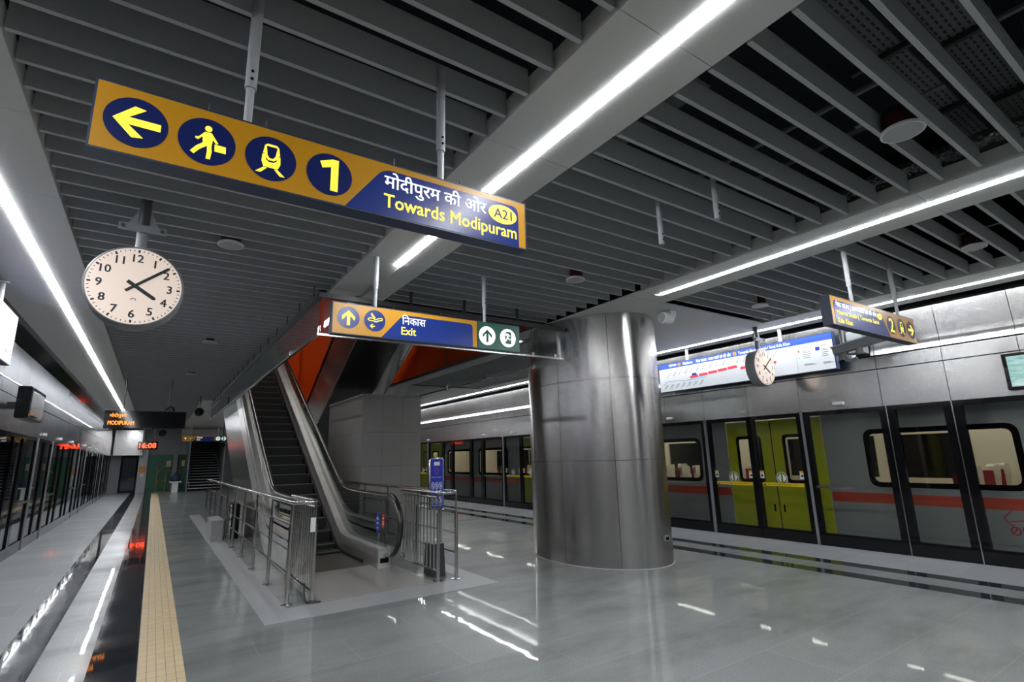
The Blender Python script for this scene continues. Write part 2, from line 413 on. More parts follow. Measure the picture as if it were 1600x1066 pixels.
TRAIN_PANE = [[(-0.23,0.58),(0.23,0.58),(0.17,0.14),(0.08,0.0),(-0.08,0.0),(-0.17,0.14)]]
RUNNER = [circ(-0.28,0.5,0.1,14), [(-0.2,0.36),(0.1,0.4),(0.22,0.26),(0.12,0.0),(-0.04,-0.06),(-0.1,0.14)], [(-0.04,-0.06),(0.12,0.0),(0.28,-0.22),(0.46,-0.2),(0.46,-0.32),(0.22,-0.36),(0.06,-0.16)],
          [(-0.06,-0.04),(0.06,-0.14),(-0.08,-0.42),(-0.3,-0.62),(-0.4,-0.54),(-0.2,-0.36)], [(0.1,0.4),(0.22,0.26),(0.4,0.16),(0.36,0.08),(0.18,0.14)], [(-0.2,0.36),(-0.1,0.24),(-0.34,0.1),(-0.42,0.16)]]

# ================================================================== SETTING
ZC = 3.7                      # underside of the ceiling panels
YB, YE = -6.0, 39.0           # platform ends
struct('floor', MB().box(-2.3, 9.6, YB, YE+5, -0.3, 0), M['floor'], loc=(0,0,0))
tag(MB().box(0.055,0.365,YB,36.5,0,0.004).build('tactile_paving', M['tactile']), 'beige ribbed tactile paving strip running the length of the left platform', 'tactile paving')
struct('trim_1', MB().box(1.08,1.38,6.1,20,0,0.003).box(1.38,3.85,6.1,6.62,0,0.003).box(3.6,3.85,6.62,12,0,0.003), M['flamed'])
struct('trim_2', MB().box(0.37,3.5,36.3,36.5,0,0.004), M['tactile'])

# soffit slab of the ceiling void, with the escalator opening left free
sl = MB(); sl.box(-5,1.55,YB,YE+5,5.3,5.5); sl.box(5.65,13.5,YB,YE+5,5.3,5.5); sl.box(1.55,5.65,YB,6.74,5.3,5.5); sl.box(1.55,5.65,20.67,YE+5,5.3,5.5)
struct('ceiling', sl, M['void'])
struct('wall_back', MB().box(-5,13.5,YB-0.2,YB,-1.5,5.5), M['void'])
struct('wall_left_tunnel', MB().box(-5.2,-5,YB,YE+5,-1.5,5.5), M['tunnel'])
struct('wall_right_tunnel', MB().box(13.3,13.5,YB,YE+5,-1.5,5.5), M['tunnel'])
struct('wall_end', MB().box(-0.3,1.75,YE,YE+0.2,2.2,5.4).box(-5,-0.3,YE,YE+0.2,2.2,5.4).box(-5,-1.6,YE,YE+0.2,-1.5,2.2).box(-0.75,1.75,YE,YE+0.2,-0.3,2.2)
       .box(1.7,13.5,YE+4.9,YE+5,-1.5,5.4).box(3.55,13.5,YE,YE+0.2,-1.5,5.4), M['midgrey'])

# ceiling panels: channels holding the LED strips
def channel(name, x0, xl, x1, y0, y1, joints=1.24, lw=0.045):
    mb = MB(); y = y0; k = 0
    while y < y1-0.01:
        ye = min(y+joints, y1)
        for a, b in ((x0, xl-lw), (xl+lw, x1)): mb.box(a, b, y+0.002, ye-0.002, ZC, ZC+0.02)
        y = ye
    mb.box(x0, x0+0.012, y0, y1, ZC+0.02, ZC+0.14); mb.box(x1-0.012, x1, y0, y1, ZC+0.02, ZC+0.14)
    mb.box(xl-lw-0.01, xl+lw+0.01, y0, y1, ZC+0.05, ZC+0.06)
    for q in (xl-lw-0.01, xl+lw): mb.box(q, q+0.01, y0, y1, ZC+0.012, ZC+0.05)
    struct(name, mb, M['tray'])
def strip_light(xl, y0, y1, label, lw=0.043, seg=1.2):
    vs_, fs_ = [], []; n = max(1, int(round((y1-y0)/seg)))
    for i in range(n+1):
        y = y0+(y1-y0)*i/n
        vs_ += [(xl-lw*0.8,y,ZC-0.006),(xl+lw*0.8,y,ZC-0.006),(xl+lw,y,ZC+0.045),(xl-lw,y,ZC+0.045)]
    for i in range(n):
        p, q = 4*i, 4*i+4; fs_ += [(p,p+1,q+1,q),(p+1,p+2,q+2,q+1),(p+2,p+3,q+3,q+2),(p+3,p,q,q+3)]
    fs_ += [(0,3,2,1),(4*n,4*n+1,4*n+2,4*n+3)]
    tag(mk('strip_light', vs_, fs_, M['led']), label, 'ceiling light', 'recessed ceiling light strips')
channel('ceiling_panel_left', -1.76, -1.19, -0.83, YB, YE)
channel('ceiling_panel_centre', 1.66, 2.04, 2.38, YB, 6.72, lw=0.05)
channel('ceiling_panel_right', 5.2, 5.55, 5.92, YB, 4.55)
channel('ceiling_panel_edge', 8.45, 8.95, 9.3, YB, YE)
strip_light(-1.19, YB, YE-3, 'long white light strip in the ceiling above the left platform edge')
strip_light(2.04, YB, 5.25, 'bright white light strip in the wide ceiling panel above the long sign', 0.048)
strip_light(5.55, YB, 4.5, 'white light strip in the ceiling panel ending at the steel column', 0.036)
strip_light(8.95, YB, YE-3, 'thin white light strip along the ceiling edge above the right train', 0.034)
wp = MB(); wp.box(5.2,8.45,4.78,8.9,ZC,ZC+0.02).box(5.2,5.92,4.56,4.77,ZC,ZC+0.02); wp.box(5.62,8.45,14.5,YE,ZC,ZC+0.02); wp.box(5.62,6.1,8.9,14.5,ZC,ZC+0.02); wp.box(1.2,5.62,20.7,YE,ZC,ZC+0.02)
struct('ceiling_panel_white', wp, M['tray'])
struct('trim_3', MB().box(9.32,9.75,YB,YE,ZC+0.1,ZC+0.3).box(-2.4,-1.8,YB,YE,ZC+0.1,ZC+0.3), M['black'])

# ---- baffles: every blade an object of its own
def baffles(x0, x1, y0, y1, label, group, first_n=400):
    mb = MB(); mb.box(0, x1-x0, -0.015, 0.015, 0, 0.17); out = None; k = math.ceil((y0-0.99)/0.2425)
    while True:
        y = 0.99+0.2425*k; k += 1
        if y > y1: break
        if out is None:
            o = mb.build('ceiling_baffle', M['baffle'], None, False, (0,0,0)); tag(o, label, 'ceiling baffle', group); out = o
        else: o = out.copy(); C.objects.link(o)
        o.location = (x0, y, ZC+0.02)
        yield o
ALL = []
ALL += list(baffles(-0.82, 1.655, -0.3, 6.7, 'grey aluminium ceiling baffle between the clock-side light strip and the wide centre panel', 'baffles beside the centre panel'))
ALL += list(baffles(-0.82, 1.575, 6.75, 36.6, 'grey aluminium ceiling baffle in the long bay left of the escalator', 'baffles left of the escalator'))
ALL += list(baffles(2.42, 5.165, -0.6, 6.7, 'grey aluminium ceiling baffle between the centre and right light panels', 'baffles of the middle bay'))
ALL += list(baffles(5.96, 8.44, -1.0, 4.7, 'grey aluminium ceiling baffle between the right light panel and the platform edge', 'baffles of the right bay'))
ALL += list(baffles(6.12, 8.44, 9.0, 14.4, 'grey aluminium ceiling baffle behind the steel column', 'baffles behind the column'))

# ---- services above the baffles
def hung_tray(name, y, x0, x1, z, wdt, label):
    t = thing(name, label, 'cable tray', ((x0+x1)/2, y, z))
    MB().box(x0,x1,y-wdt/2,y+wdt/2,z,z+0.006).build('perforated_base', M['perf'], t)
    for s in (-1,1): MB().box(x0,x1,y+s*wdt/2-0.004,y+s*wdt/2+0.004,z,z+0.07).build('side_wall', M['galv'], t)
    x = x0+0.3
    while x < x1:
        MB().box(x,x+0.04,y-wdt/2-0.06,y+wdt/2+0.06,z-0.045,z-0.004).build('support_channel', M['darksteel'], t)
        for s in (-1,1): MB().tube([(x+0.02,y+s*(wdt/2+0.04),z-0.05),(x+0.02,y+s*(wdt/2+0.04),5.29)],0.006,6).build('threaded_rod', M['galv'], t)
        x += 1.1
hung_tray('cable_tray', 1.12, 2.5, 8.4, 4.25, 0.26, 'perforated cable tray hung above the baffles, nearest the centre panel')
hung_tray('cable_tray', 0.76, 2.9, 9.0, 4.35, 0.24, 'perforated cable tray hung above the baffles, closest to the photo edge')
def duct(label, x0, x1, y0, y1, z0, z1):
    t = thing('air_duct', label, 'duct', ((x0+x1)/2,(y0+y1)/2,z0)); MB().box(x0,x1,y0,y1,z0,z1).build('duct_body', M['galv'], t)
    y = y0+0.6
    while y < y1:
        MB().box(x0-0.03,x1+0.03,y,y+0.03,z0-0.03,z1+0.03).build('flange', M['darksteel'], t); y += 1.2
    for xx in (x0-0.02,x1+0.02):
        for yy in (y0+0.615,y1-0.5): MB().tube([(xx,yy,z1),(xx,yy,5.29)],0.008,6).build('threaded_rod', M['galv'], t)
    return t
duct('galvanised air duct above the middle ceiling baffles', 3.1, 3.6, 2.2, 6.0, 4.6, 5.0)
duct('galvanised air duct above the baffles beside the right light panel', 7.5, 8.2, 1.5, 4.4, 4.55, 4.95)
def wrapped(label, pts, r):
    o = MB().tube(pts, r, 16).build('insulated_pipe', M['foil'], None, True); tag(o, label, 'pipe')
def wob(x, y0, y1, z, n=24, a=0.02): return [(x+random.uniform(-a,a), y0+(y1-y0)*i/n, z+random.uniform(-a,a)) for i in range(n+1)]
wrapped('foil wrapped pipe above the baffles near the right ceiling speaker', wob(5.55,0.3,4.6,4.07,24,0.008), 0.1)
wrapped('thinner foil wrapped pipe above the baffles of the right bay', wob(6.5,-0.6,4.5,4.075,24,0.008), 0.09)
for i, (xx, zz) in enumerate(((4.6,4.5),(5.28,4.55),(7.0,4.5))):
    tag(MB().tube([(xx,-1,zz),(xx,6.0,zz)],0.03,8).build('conduit', M['galv']), ['thin steel conduit above the middle baffles','thin steel conduit beside the foil wrapped pipe','thin steel conduit above the right bay baffles'][i], 'conduit')
for i, (yy) in enumerate((0.5,2.29,2.74)):
    tag(MB().box(2.5,8.3,yy,yy+0.041,3.9,3.94).build('hanger_channel', M['darksteel']), ['dark hanger channel above the baffles under the cable trays','dark hanger channel above the baffles near the long sign','dark hanger channel above the baffles deep in the bay'][i], 'hanger channel')
tag(MB().box(-0.5,1.6,1.3,1.341,3.9,3.94).build('hanger_channel', M['darksteel']), 'dark hanger channel above the baffles over the long yellow sign', 'hanger channel')
struct('ceiling_concrete', MB().box(6.2,9,-1.5,0.5,5.15,5.29), M['concrete'])

# ---- platform screens (setting): fixed panes, sliding leaves, posts
_win = [0]; _door = [0]; _post = [0]
def pane(X, s, y0, y1, kind):
    """s=+1 the tracks lie at larger x; a framed pane between y0 and y1"""
    e0, e1 = (0.11, 0.11) if kind == 'window' else (0.075, 0.075)
    a, b = X-0.03*s, X+0.03*s; x0, x1 = min(a,b), max(a,b)
    fr = MB(); fr.box(x0,x1,y0+0.006,y0+e0,0.0,2.2).box(x0,x1,y1-e1,y1-0.006,0.0,2.2).box(x0,x1,y0+e0,y1-e1,0,0.2).box(x0,x1,y0+e0,y1-e1,2.13,2.2)
    if kind == 'window': _win[0] += 1; nm = 'window_%d' % _win[0]
    else: _door[0] += 1; nm = 'door_%d' % _door[0]
    f = struct(nm, fr, M['black'])
    MB().box(X-0.006,X+0.006,y0+e0,y1-e1,0.2,2.13).build('glass_pane', M['glass'], f)
    return f
def mullion(X, s, y, thick, m):
    _post[0] += 1
    struct('trim_post_%d' % _post[0], MB().box(X-0.045 if s > 0 else X-0.02, X+0.02 if s > 0 else X+0.045, y-thick/2, y+thick/2, 0, 2.2), m)
def screen_line(X, s, door0, ymin, ymax, detail):
    k = -2
    while True:
        d0 = door0+7.7*k; d1 = d0+1.98; k += 1
        if d0 > ymax: break
        ys = [d1, d1+1.32, d1+2.14, d1+3.58, d1+4.4, d0+7.7]
        for i in range(5):
            if ys[i] < ymin or ys[i+1] > ymax: continue
            f = pane(X, s, ys[i], ys[i+1], 'window')
            if i in (0, 4): MB().box(X-0.055,X-0.03,ys[i]+0.1,ys[i+1]-0.1,0.92,0.965).build('push_bar', M['rail'], f) if s > 0 else MB().box(X+0.03,X+0.055,ys[i]+0.1,ys[i+1]-0.1,0.92,0.965).build('push_bar', M['rail'], f)
            if i and s > 0: mullion(X, s, ys[i], 0.014, M['rail'])
        if d0 >= ymin and d1 <= ymax:
            mid = (d0+d1)/2
            for a, b in ((d0+0.03, mid), (mid, d1-0.03)):
                f = pane(X, s, a, b, 'door')
                if s > 0:
                    F_ = Face((X-0.0065, (a+b)/2, 0), (0,-1,0)); hw = (b-a)/2
                    F_.shape('warning_strip', [rect(-hw+0.1,0.925,hw-0.1,0.985)], 0, 0.002, M['stickyellow'], f)
                    F_.shape('warning_triangle', [[(-hw+0.12,0.935),(-hw+0.17,0.935),(-hw+0.145,0.975)]], 0.002, 0.003, M['ink'], f)
                    if detail:
                        F_.text('warning_text', 'Do not lean on the door', -hw+0.2, 0.945, 0.002, M['ink'], f, width=hw*1.2, height=0.022, thick=0.001)
                    ring = circ(0,1.07,0.105,36); inn = circ(0,1.07,0.097,36)
                    F_.polys(mbr := MB(), [[ring[i],ring[(i+1)%36],inn[(i+1)%36],inn[i]] for i in range(36)], 0, 0.002)
                    mbr.build('sticker_ring', M['stickwhite'], f)
                    F_.shape('sticker_diamond', [[(-0.085,1.07),(-0.018,0.99),(-0.018,1.15)],[(0.085,1.07),(0.018,1.15),(0.018,0.99)]], 0, 0.002, M['stickwhite'], f)
                    for u in (-hw+0.11, hw-0.11):
                        F_.shape('caution_sticker', [rect(u-0.04,1.06,u+0.04,1.16)], 0, 0.002, M['stickwhite'], f)
                        F_.shape('caution_header', [rect(u-0.04,1.16,u+0.04,1.195)], 0, 0.002, M['stickyellow'], f)
                        F_.shape('caution_figure', [circ(u,1.11,0.022,12)], 0.002, 0.003, M['ink'], f)
            mullion(X, s, d0, 0.04 if s > 0 else 0.1, M['midgrey']); mullion(X, s, d1, 0.055 if s > 0 else 0.1, M['midgrey'])
    return
PR, PL = 9.42, -2.08
screen_line(PR, 1, 4.82, -1.2, YE, True)
screen_line(PL, -1, 7.0, 2.0, YE, False)

# ---- steel fascia over the screens, in bays
def fascia(name, X, s, ys):
    mb = MB(); prof = [(0,2.2,0,2.775),(0,2.79,0.0,2.985),(0.0,3.005,0.03,3.62)]
    for y0, y1 in zip(ys[:-1], ys[1:]):
        for (a, z0, b, z1) in prof:
            if s > 0 and z1 > 3.2:      # the top panels on this side have a rounded lower lip
                cv = [(X+dx, z) for dx, z in ((-0.012,3.005),(0.01,3.045),(0.024,3.08),(0.031,3.115),(0.032,3.15),(0.026,3.22),(-0.012,3.62))]
                mb.prism(cv+[(x+0.03,z) for x, z in reversed(cv)], 'xz', y0+0.004, y1-0.004); continue
            mb.prism([(X+s*a,z0),(X+s*b,z1),(X+s*(b+0.03),z1),(X+s*(a+0.03),z0)], 'xz', y0+0.004, y1-0.004)
    mb2 = MB().box(min(X+s*0.035,X+s*0.06),max(X+s*0.035,X+s*0.06),ys[0],ys[-1],2.2,3.02 if s > 0 else 3.8)
    if s > 0: mb2.box(X+0.07,X+0.09,ys[0],ys[-1],3.02,3.8)
    struct(name, mb, M['fascia'] if s > 0 else M['fascia_left'], s > 0); struct('trim_backing_'+name[-5:].strip('_'), mb2, M['black'])
ysr = [-2.4,-1.5,-0.6,0.2,1.0,1.85,2.68,3.54,4.82,5.81,6.8]; y = 6.8
while y < YE-1: y += 1.0; ysr.append(y)
fascia('wall_right', 9.39, 1, ysr)
ysl = [2.0]
while ysl[-1] < YE-1.2: ysl.append(ysl[-1]+1.0)
fascia('wall_left', -2.06, -1, ysl)

# ================================================================== COLUMN
CX, CY, CA, CB = 6.08, 6.61, 0.896, 1.287
def ell(t, g=0.0): return (CX+(CA+g)*math.cos(t), CY+(CB+g)*math.sin(t))
col = thing('steel_column', 'wide oval column clad in brushed stainless steel, right of the escalator', 'column', (CX,CY,0))
_b = M['column'].node_tree.nodes['Principled BSDF']; _b.inputs['Anisotropic'].default_value = 0.75
_tg = M['column'].node_tree.nodes.new('ShaderNodeTangent'); _tg.direction_type = 'RADIAL'; _tg.axis = 'Z'
M['column'].node_tree.links.new(_tg.outputs[0], _b.inputs['Tangent']); _b.inputs['Anisotropic Rotation'].default_value = ANI
zs = [(0.0,1.482),(1.488,2.69),(2.696,ZC)]
cuts = [math.radians(a) for a in (-127, -68, -10, 60, 130, 190)]
for za, zb in zs:
    for i in range(6):
        t0 = cuts[i]; t1 = cuts[(i+1) % 6]+(2*math.pi if i == 5 else 0); n = 26; vs_, fs_ = [], []
        for k in range(n+1):
            t = t0+0.003+(t1-t0-0.006)*k/n; p = ell(t); q = ell(t,-0.03)
            vs_ += [(p[0],p[1],za),(p[0],p[1],zb),(q[0],q[1],za),(q[0],q[1],zb)]
        for k in range(n):
            a, b = 4*k, 4*k+4; fs_ += [(a,b,b+1,a+1),(a+2,a+3,b+3,b+2),(a,a+2,b+2,b),(a+1,b+1,b+3,a+3)]
        fs_ += [(0,1,3,2),(4*n,4*n+2,4*n+3,4*n+1)]
        mk('cladding_sheet', vs_, fs_, M['column'], col, True)
MB().prism([ell(2*math.pi*k/96,-0.032) for k in range(96)],'xy',0,ZC-0.001).build('core', M['black'], col, True)
base = MB(); 
ring_o = [ell(2*math.pi*k/96,0.012) for k in range(96)]
base.prism(ring_o,'xy',0.0,0.012); base.build('base_sealant', M['greypaint'], col)
ta = math.radians(-83); p = ell(ta,0.0)
sb = thing('wall_socket', 'small dark socket box on the lower front of the steel column', 'socket', (p[0],p[1]-0.02,0.36))
MB().box(p[0]-0.05,p[0]+0.05,p[1]-0.03,p[1]+0.01,0.345,0.415).build('housing', M['midgrey'], sb)
MB().box(p[0]-0.03,p[0]+0.035,p[1]-0.034,p[1]-0.03,0.36,0.4).build('cover', M['black'], sb)

# ================================================================== GLASS SMOKE CURTAIN ROUND THE OPENING
sc_ = thing('smoke_curtain', 'frameless glass smoke curtain hung round the escalator opening', 'glass screen', (3.3,6.2,3.05))
G0, G1 = 3.06, 3.5
for i in range(3):
    MB().box(1.475+1.24*i,1.475+1.24*i+1.235,6.194,6.206,G0,G1).build('glass_panel', M['smokeglass'], sc_)
for i in range(9):
    MB().box(1.454,1.466,6.21+1.6*i,6.21+1.6*i+1.592,G0,G1).build('glass_panel', M['smokeglass'], sc_)
    if i < 8: MB().box(5.154,5.166,8.1+1.6*i-1.2,8.1+1.6*i+0.39,G0,G1).build('glass_panel', M['smokeglass'], sc_)
MB().box(1.44,5.17,6.17,6.23,G1,G1+0.06).build('top_rail', M['darksteel'], sc_)
MB().box(1.43,1.49,6.23,20.6,G1,G1+0.06).build('top_rail', M['darksteel'], sc_)
MB().box(5.13,5.19,6.9,20.6,G1,G1+0.06).build('top_rail', M['darksteel'], sc_)
MB().box(1.44,5.17,6.185,6.215,G0-0.025,G0).build('bottom_rail', M['rail'], sc_)
MB().box(1.445,1.475,6.215,20.6,G0-0.025,G0).build('bottom_rail', M['rail'], sc_)
MB().box(5.145,5.175,6.9,20.6,G0-0.025,G0).build('bottom_rail', M['rail'], sc_)
for i in range(18):
    MB().box(1.445,1.457,6.5+0.8*i,6.512+0.8*i,G1+0.06,ZC+0.02).build('hanger_bracket', M['darksteel'], sc_)
for i in range(8):
    MB().box(5.155,5.165,7.0+1.6*i,7.01+1.6*i,G1+0.06,ZC+0.3).build('hanger_bracket', M['darksteel'], sc_)
    MB().box(5.14,5.18,6.95+1.6*i,7.0+1.6*i,G0-0.05,G0+0.05).build('glass_clip', M['rail'], sc_)
for x in (2.6,3.4,4.3): MB().box(x,x+0.03,6.185,6.215,G1+0.06,ZC+0.12).build('hanger_bracket', M['darksteel'], sc_)
for x in (2.05,3.0,3.72,4.55,4.98): MB().box(x,x+0.05,6.18,6.22,G0-0.03,G0+0.045).build('glass_clip', M['rail'], sc_)

# shaft above the opening
struct('wall_shaft_right', MB().box(5.6,5.66,6.8,20.66,ZC,8.0), M['orange'])
struct('wall_shaft_end', MB().box(1.5,5.6,20.6,20.66,ZC,8.0).box(3.0,4.15,20.3,20.6,ZC,8.0), M['orange'])
struct('wall_shaft_left', MB().box(1.6,1.66,6.75,20.66,ZC+0.02,8.0), M['void'])
struct('wall_shaft_front', MB().box(1.6,5.6,6.74,6.8,ZC+0.02,8.0), M['void'])
struct('ceiling_shaft', MB().box(1.6,5.66,6.74,20.66,8.0,8.1), M['void'])
tag(MB().box(2.2,2.35,9,18,7.85,8.0).build('concourse_lamp', M['shaftlight']), 'long lamp high in the upper concourse above the escalator opening', 'lamp')

# ================================================================== ESCALATOR
def smax(a, b, k=0.18): return 0.5*(a+b+math.sqrt((a-b)**2+k*k))
def hz(y): return smax(1.05, 0.555*(y-13.44)+2.82)           # handrail line
def zn(y): return smax(0.0, 0.56*(y-9.9), 0.1)-0.015          # step nosing line
def ll(y): return 0.53*(y-13.45)                              # underside of the truss
esc = thing('escalator', 'escalator with black steps and glass balustrades climbing away from the platform', 'escalator', (2.4,8.3,0))
YT = 20.2
ys = [8.02+0.12*i for i in range(int((YT-8.02)/0.12)+1)]
for side, xs_, xo, xg in (('l',1.92,1.74,1.81),('r',2.9,3.09,3.02)):
    sg = -1 if side == 'l' else 1
    a, b = sorted((xs_, xs_+sg*0.015))
    MB().band([(y,zn(y)-0.12) for y in ys],[(y,zn(y)+0.26) for y in ys],a,b).build('skirt_panel', M['skirt'], esc, True)
    a, b = sorted((xs_-sg*0.03, xs_))
    MB().band([(y,zn(y)+0.02) for y in ys if y > 8.5],[(y,zn(y)+0.06) for y in ys if y > 8.5],a,b).build('skirt_brush', M['blackmat'], esc, True)
    a, b = sorted((xs_, xg+sg*0.02))
    MB().band([(y,zn(y)+0.26) for y in ys],[(y,zn(y)+0.30) for y in ys],a,b).build('inner_deck', M['deck'], esc, True)
    # glass with a rounded newel end
    n = 14; arc = [(7.86-0.42*math.sin(math.pi*k/n), 0.625-0.42*math.cos(math.pi*k/n)) for k in range(n+1)]
    MB().prism([(8.02,0.3)]+[p for p in arc if p[1] > 0.29 or p[0] < 7.75]+[(8.02,1.03)],'yz',xg-0.006,xg+0.006).build('newel_glass', M['balglass'], esc)
    gys = [y for y in ys]
    MB().band([(y,zn(y)+0.30) for y in gys],[(y,hz(y)-0.03) for y in gys],xg-0.006,xg+0.006).build('balustrade_glass', M['balglass'], esc)
    # handrail
    path = [(xg,8.15,0.2),(xg,7.98,0.19)]+[(xg,7.86-0.46*math.sin(math.pi*k/16), 0.625-0.44*math.cos(math.pi*k/16)) for k in range(17)]
    path += [(xg,y,hz(y)) for y in ys[1:]]
    hr = MB(); nn = 10; pv = []
    P = [Vector(q) for q in path]
    for i, q in enumerate(P):
        t = (P[min(i+1,len(P)-1)]-P[max(i-1,0)]).normalized(); nrm = Vector((1,0,0)).cross(t)
        pv.append([q+Vector((1,0,0))*0.042*math.cos(2*math.pi*k/nn)+nrm*0.024*math.sin(2*math.pi*k/nn) for k in range(nn)])
    hr.add([v for r in pv for v in r],[(i*nn+k,i*nn+(k+1)%nn,(i+1)*nn+(k+1)%nn,(i+1)*nn+k) for i in range(len(pv)-1) for k in range(nn)]+[tuple(range(nn)),tuple((len(pv)-1)*nn+k for k in range(nn-1,-1,-1))])
    hr.build('handrail', M['handrail'], esc, True)
    # newel box at the floor, outer deck and truss cladding
    a, b = sorted((xs_, xo))
    MB().box(a,b,7.95,8.03,0,0.285).build('newel_end_cap', M['deck'], esc)
    MB().box(a+0.03,b-0.03,7.94,7.95,0.08,0.15).build('handrail_inlet', M['black'], esc)
    a, b = sorted((xo, xo+sg*0.02)); yy = [y for y in ys if y >= 8.5]
    MB().band([(y,max(0.0,hz(y)-1.05)) for y in yy],[(y,hz(y)-0.62) for y in yy],a,b).build('outer_cladding_strip', M['deck'], esc, True)
    MB().band([(y,hz(y)-0.62) for y in yy],[(y,hz(y)-0.58) for y in yy],a+0.006,b-0.006).build('cladding_joint', M['black'], esc, True)
    MB().band([(y,hz(y)-0.58) for y in yy],[(y,hz(y)-0.42) for y in yy],a,b).build('outer_cladding_strip', M['deck'], esc, True)
    a, b = sorted((xg-sg*0.0, xo+sg*0.02))
    MB().band([(y,hz(y)-0.45) for y in yy],[(y,hz(y)-0.42) for y in yy],a,b).build('outer_deck', M['deck'], esc, True)
    ty = [y for y in ys if y > 9.7]
    a, b = sorted((xo-sg*0.012, xo))
    MB().band([(y,min(max(0.0,ll(y)),max(0.0,hz(y)-1.04))) for y in ty],[(y,max(0.0,hz(y)-1.04)+0.004) for y in ty],a,b).build('truss_cladding', M['cladding'], esc, True)
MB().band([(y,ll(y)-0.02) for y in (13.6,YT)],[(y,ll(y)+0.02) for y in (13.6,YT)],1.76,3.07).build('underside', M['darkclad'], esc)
MB().box(1.74,3.2,6.66,8.33,0,0.006).build('landing_plate', M['plate'], esc)
MB().box(1.94,2.88,8.33,9.72,0,0.008).build('comb_plate', M['comb'], esc)
for i in range(26):
    y0 = 9.72+0.36*i; z1 = max(0.05, zn(y0)+0.02)
    st = MB().box(1.955,2.865,y0,y0+0.42,z1-0.3 if i > 1 else 0.0,z1).build('step', M['step'], esc)
    MB().box(1.955,2.865,y0-0.004,y0+0.035,z1-0.012,z1+0.003).build('step_nosing', M['nosing'], st)
for i in range(14): pass
FG = Face((3.0145-0.002,8.3,0),(0,-1,0))
s_ = FG.shape('safety_sticker', [circ(-0.02,0.62,0.075,28,0.16)], 0, 0.002, M['stickblue'], esc)
FG.shape('sticker_print', [rect(-0.06,0.66,0.02,0.7),rect(-0.06,0.6,0.02,0.625),rect(-0.05,0.53,0.01,0.55)], 0.002, 0.003, M['stickwhite'], s_)
s_ = FG.shape('warning_sticker', [rect(0.17,0.56,0.27,0.76)], 0, 0.002, M['stickred'], esc)
FG.shape('sticker_print', [rect(0.19,0.69,0.25,0.71),rect(0.2,0.6,0.24,0.66)], 0.002, 0.003, M['stickwhite'], s_)

# ================================================================== OPPOSITE STAIR, seen from below, and its granite base
st = thing('staircase', 'steel clad staircase seen from below, sloping down behind the granite block', 'staircase', (4.3,15,0))
def sb_(y): return 4.33-0.55*(y-11.79)
ya, yb = 8.3, 19.6
pl = [(ya,sb_(ya)),(yb,max(sb_(yb),0.02)),(yb,1.3),(ya,sb_(ya)+1.62)]
for nm, x0, x1 in (('side_cladding',3.62,3.65),('side_cladding',5.02,5.05)): MB().prism(pl,'yz',x0,x1).build(nm, M['cladding'], st)
MB().prism([(ya,sb_(ya)+0.02),(yb,0.04),(yb,0.1),(ya,sb_(ya)+0.12)],'yz',3.65,4.7).build('underside', M['darkclad'], st)  # steel darkened in its colour to stand for the dark floor it reflects
ux = []
MB().prism([(ya,sb_(ya)+0.03),(yb,0.05),(yb,0.11),(ya,sb_(ya)+0.13)],'yz',4.705,5.02).build('underside_lit_edge', M['cladding'], st)  # lighter steel stands for the light caught on the underside's curved corner
MB().prism([(ya,sb_(ya)+1.63),(yb,1.31),(yb,1.37),(ya,sb_(ya)+1.71)],'yz',3.60,3.66).build('handrail', M['black'], st)
MB().prism([(ya,sb_(ya)+1.63),(yb,1.31),(yb,1.37),(ya,sb_(ya)+1.71)],'yz',5.01,5.07).build('handrail', M['black'], st)
bl = thing('granite_block', 'block clad in grey granite slabs under the foot of the hanging staircase', 'block', (4.3,11.9,0))
BX0, BX1, BY0, BY1, BZ = 3.62, 4.97, 11.1, 13.75, 2.98
zz = [0,0.72,1.44,2.16,2.94]; xx = [BX0,4.07,4.52,BX1]; yy = [BY0,11.8,12.45,13.1,BY1]
for i in range(4):
    for j in range(3): MB().box(xx[j]+0.002,xx[j+1]-0.002,BY0,BY0+0.03,zz[i]+0.002,zz[i+1]-0.002).build('slab', M['block'], bl)
    for j in range(4): MB().box(BX0,BX0+0.03,yy[j]+(0.032 if j == 0 else 0.002),yy[j+1]-0.002,zz[i]+0.002,zz[i+1]-0.002).build('slab', M['block'], bl)
    MB().box(BX1-0.03,BX1,BY0+0.032,BY1,zz[i]+0.002,zz[i+1]-0.002).build('slab', M['block'], bl)
MB().box(BX0+0.03,BX1-0.03,BY0+0.03,BY1,0,2.93).build('core', M['black'], bl)
MB().box(BX0-0.015,BX1+0.015,BY0-0.015,BY1,2.94,BZ).build('coping', M['block'], bl)

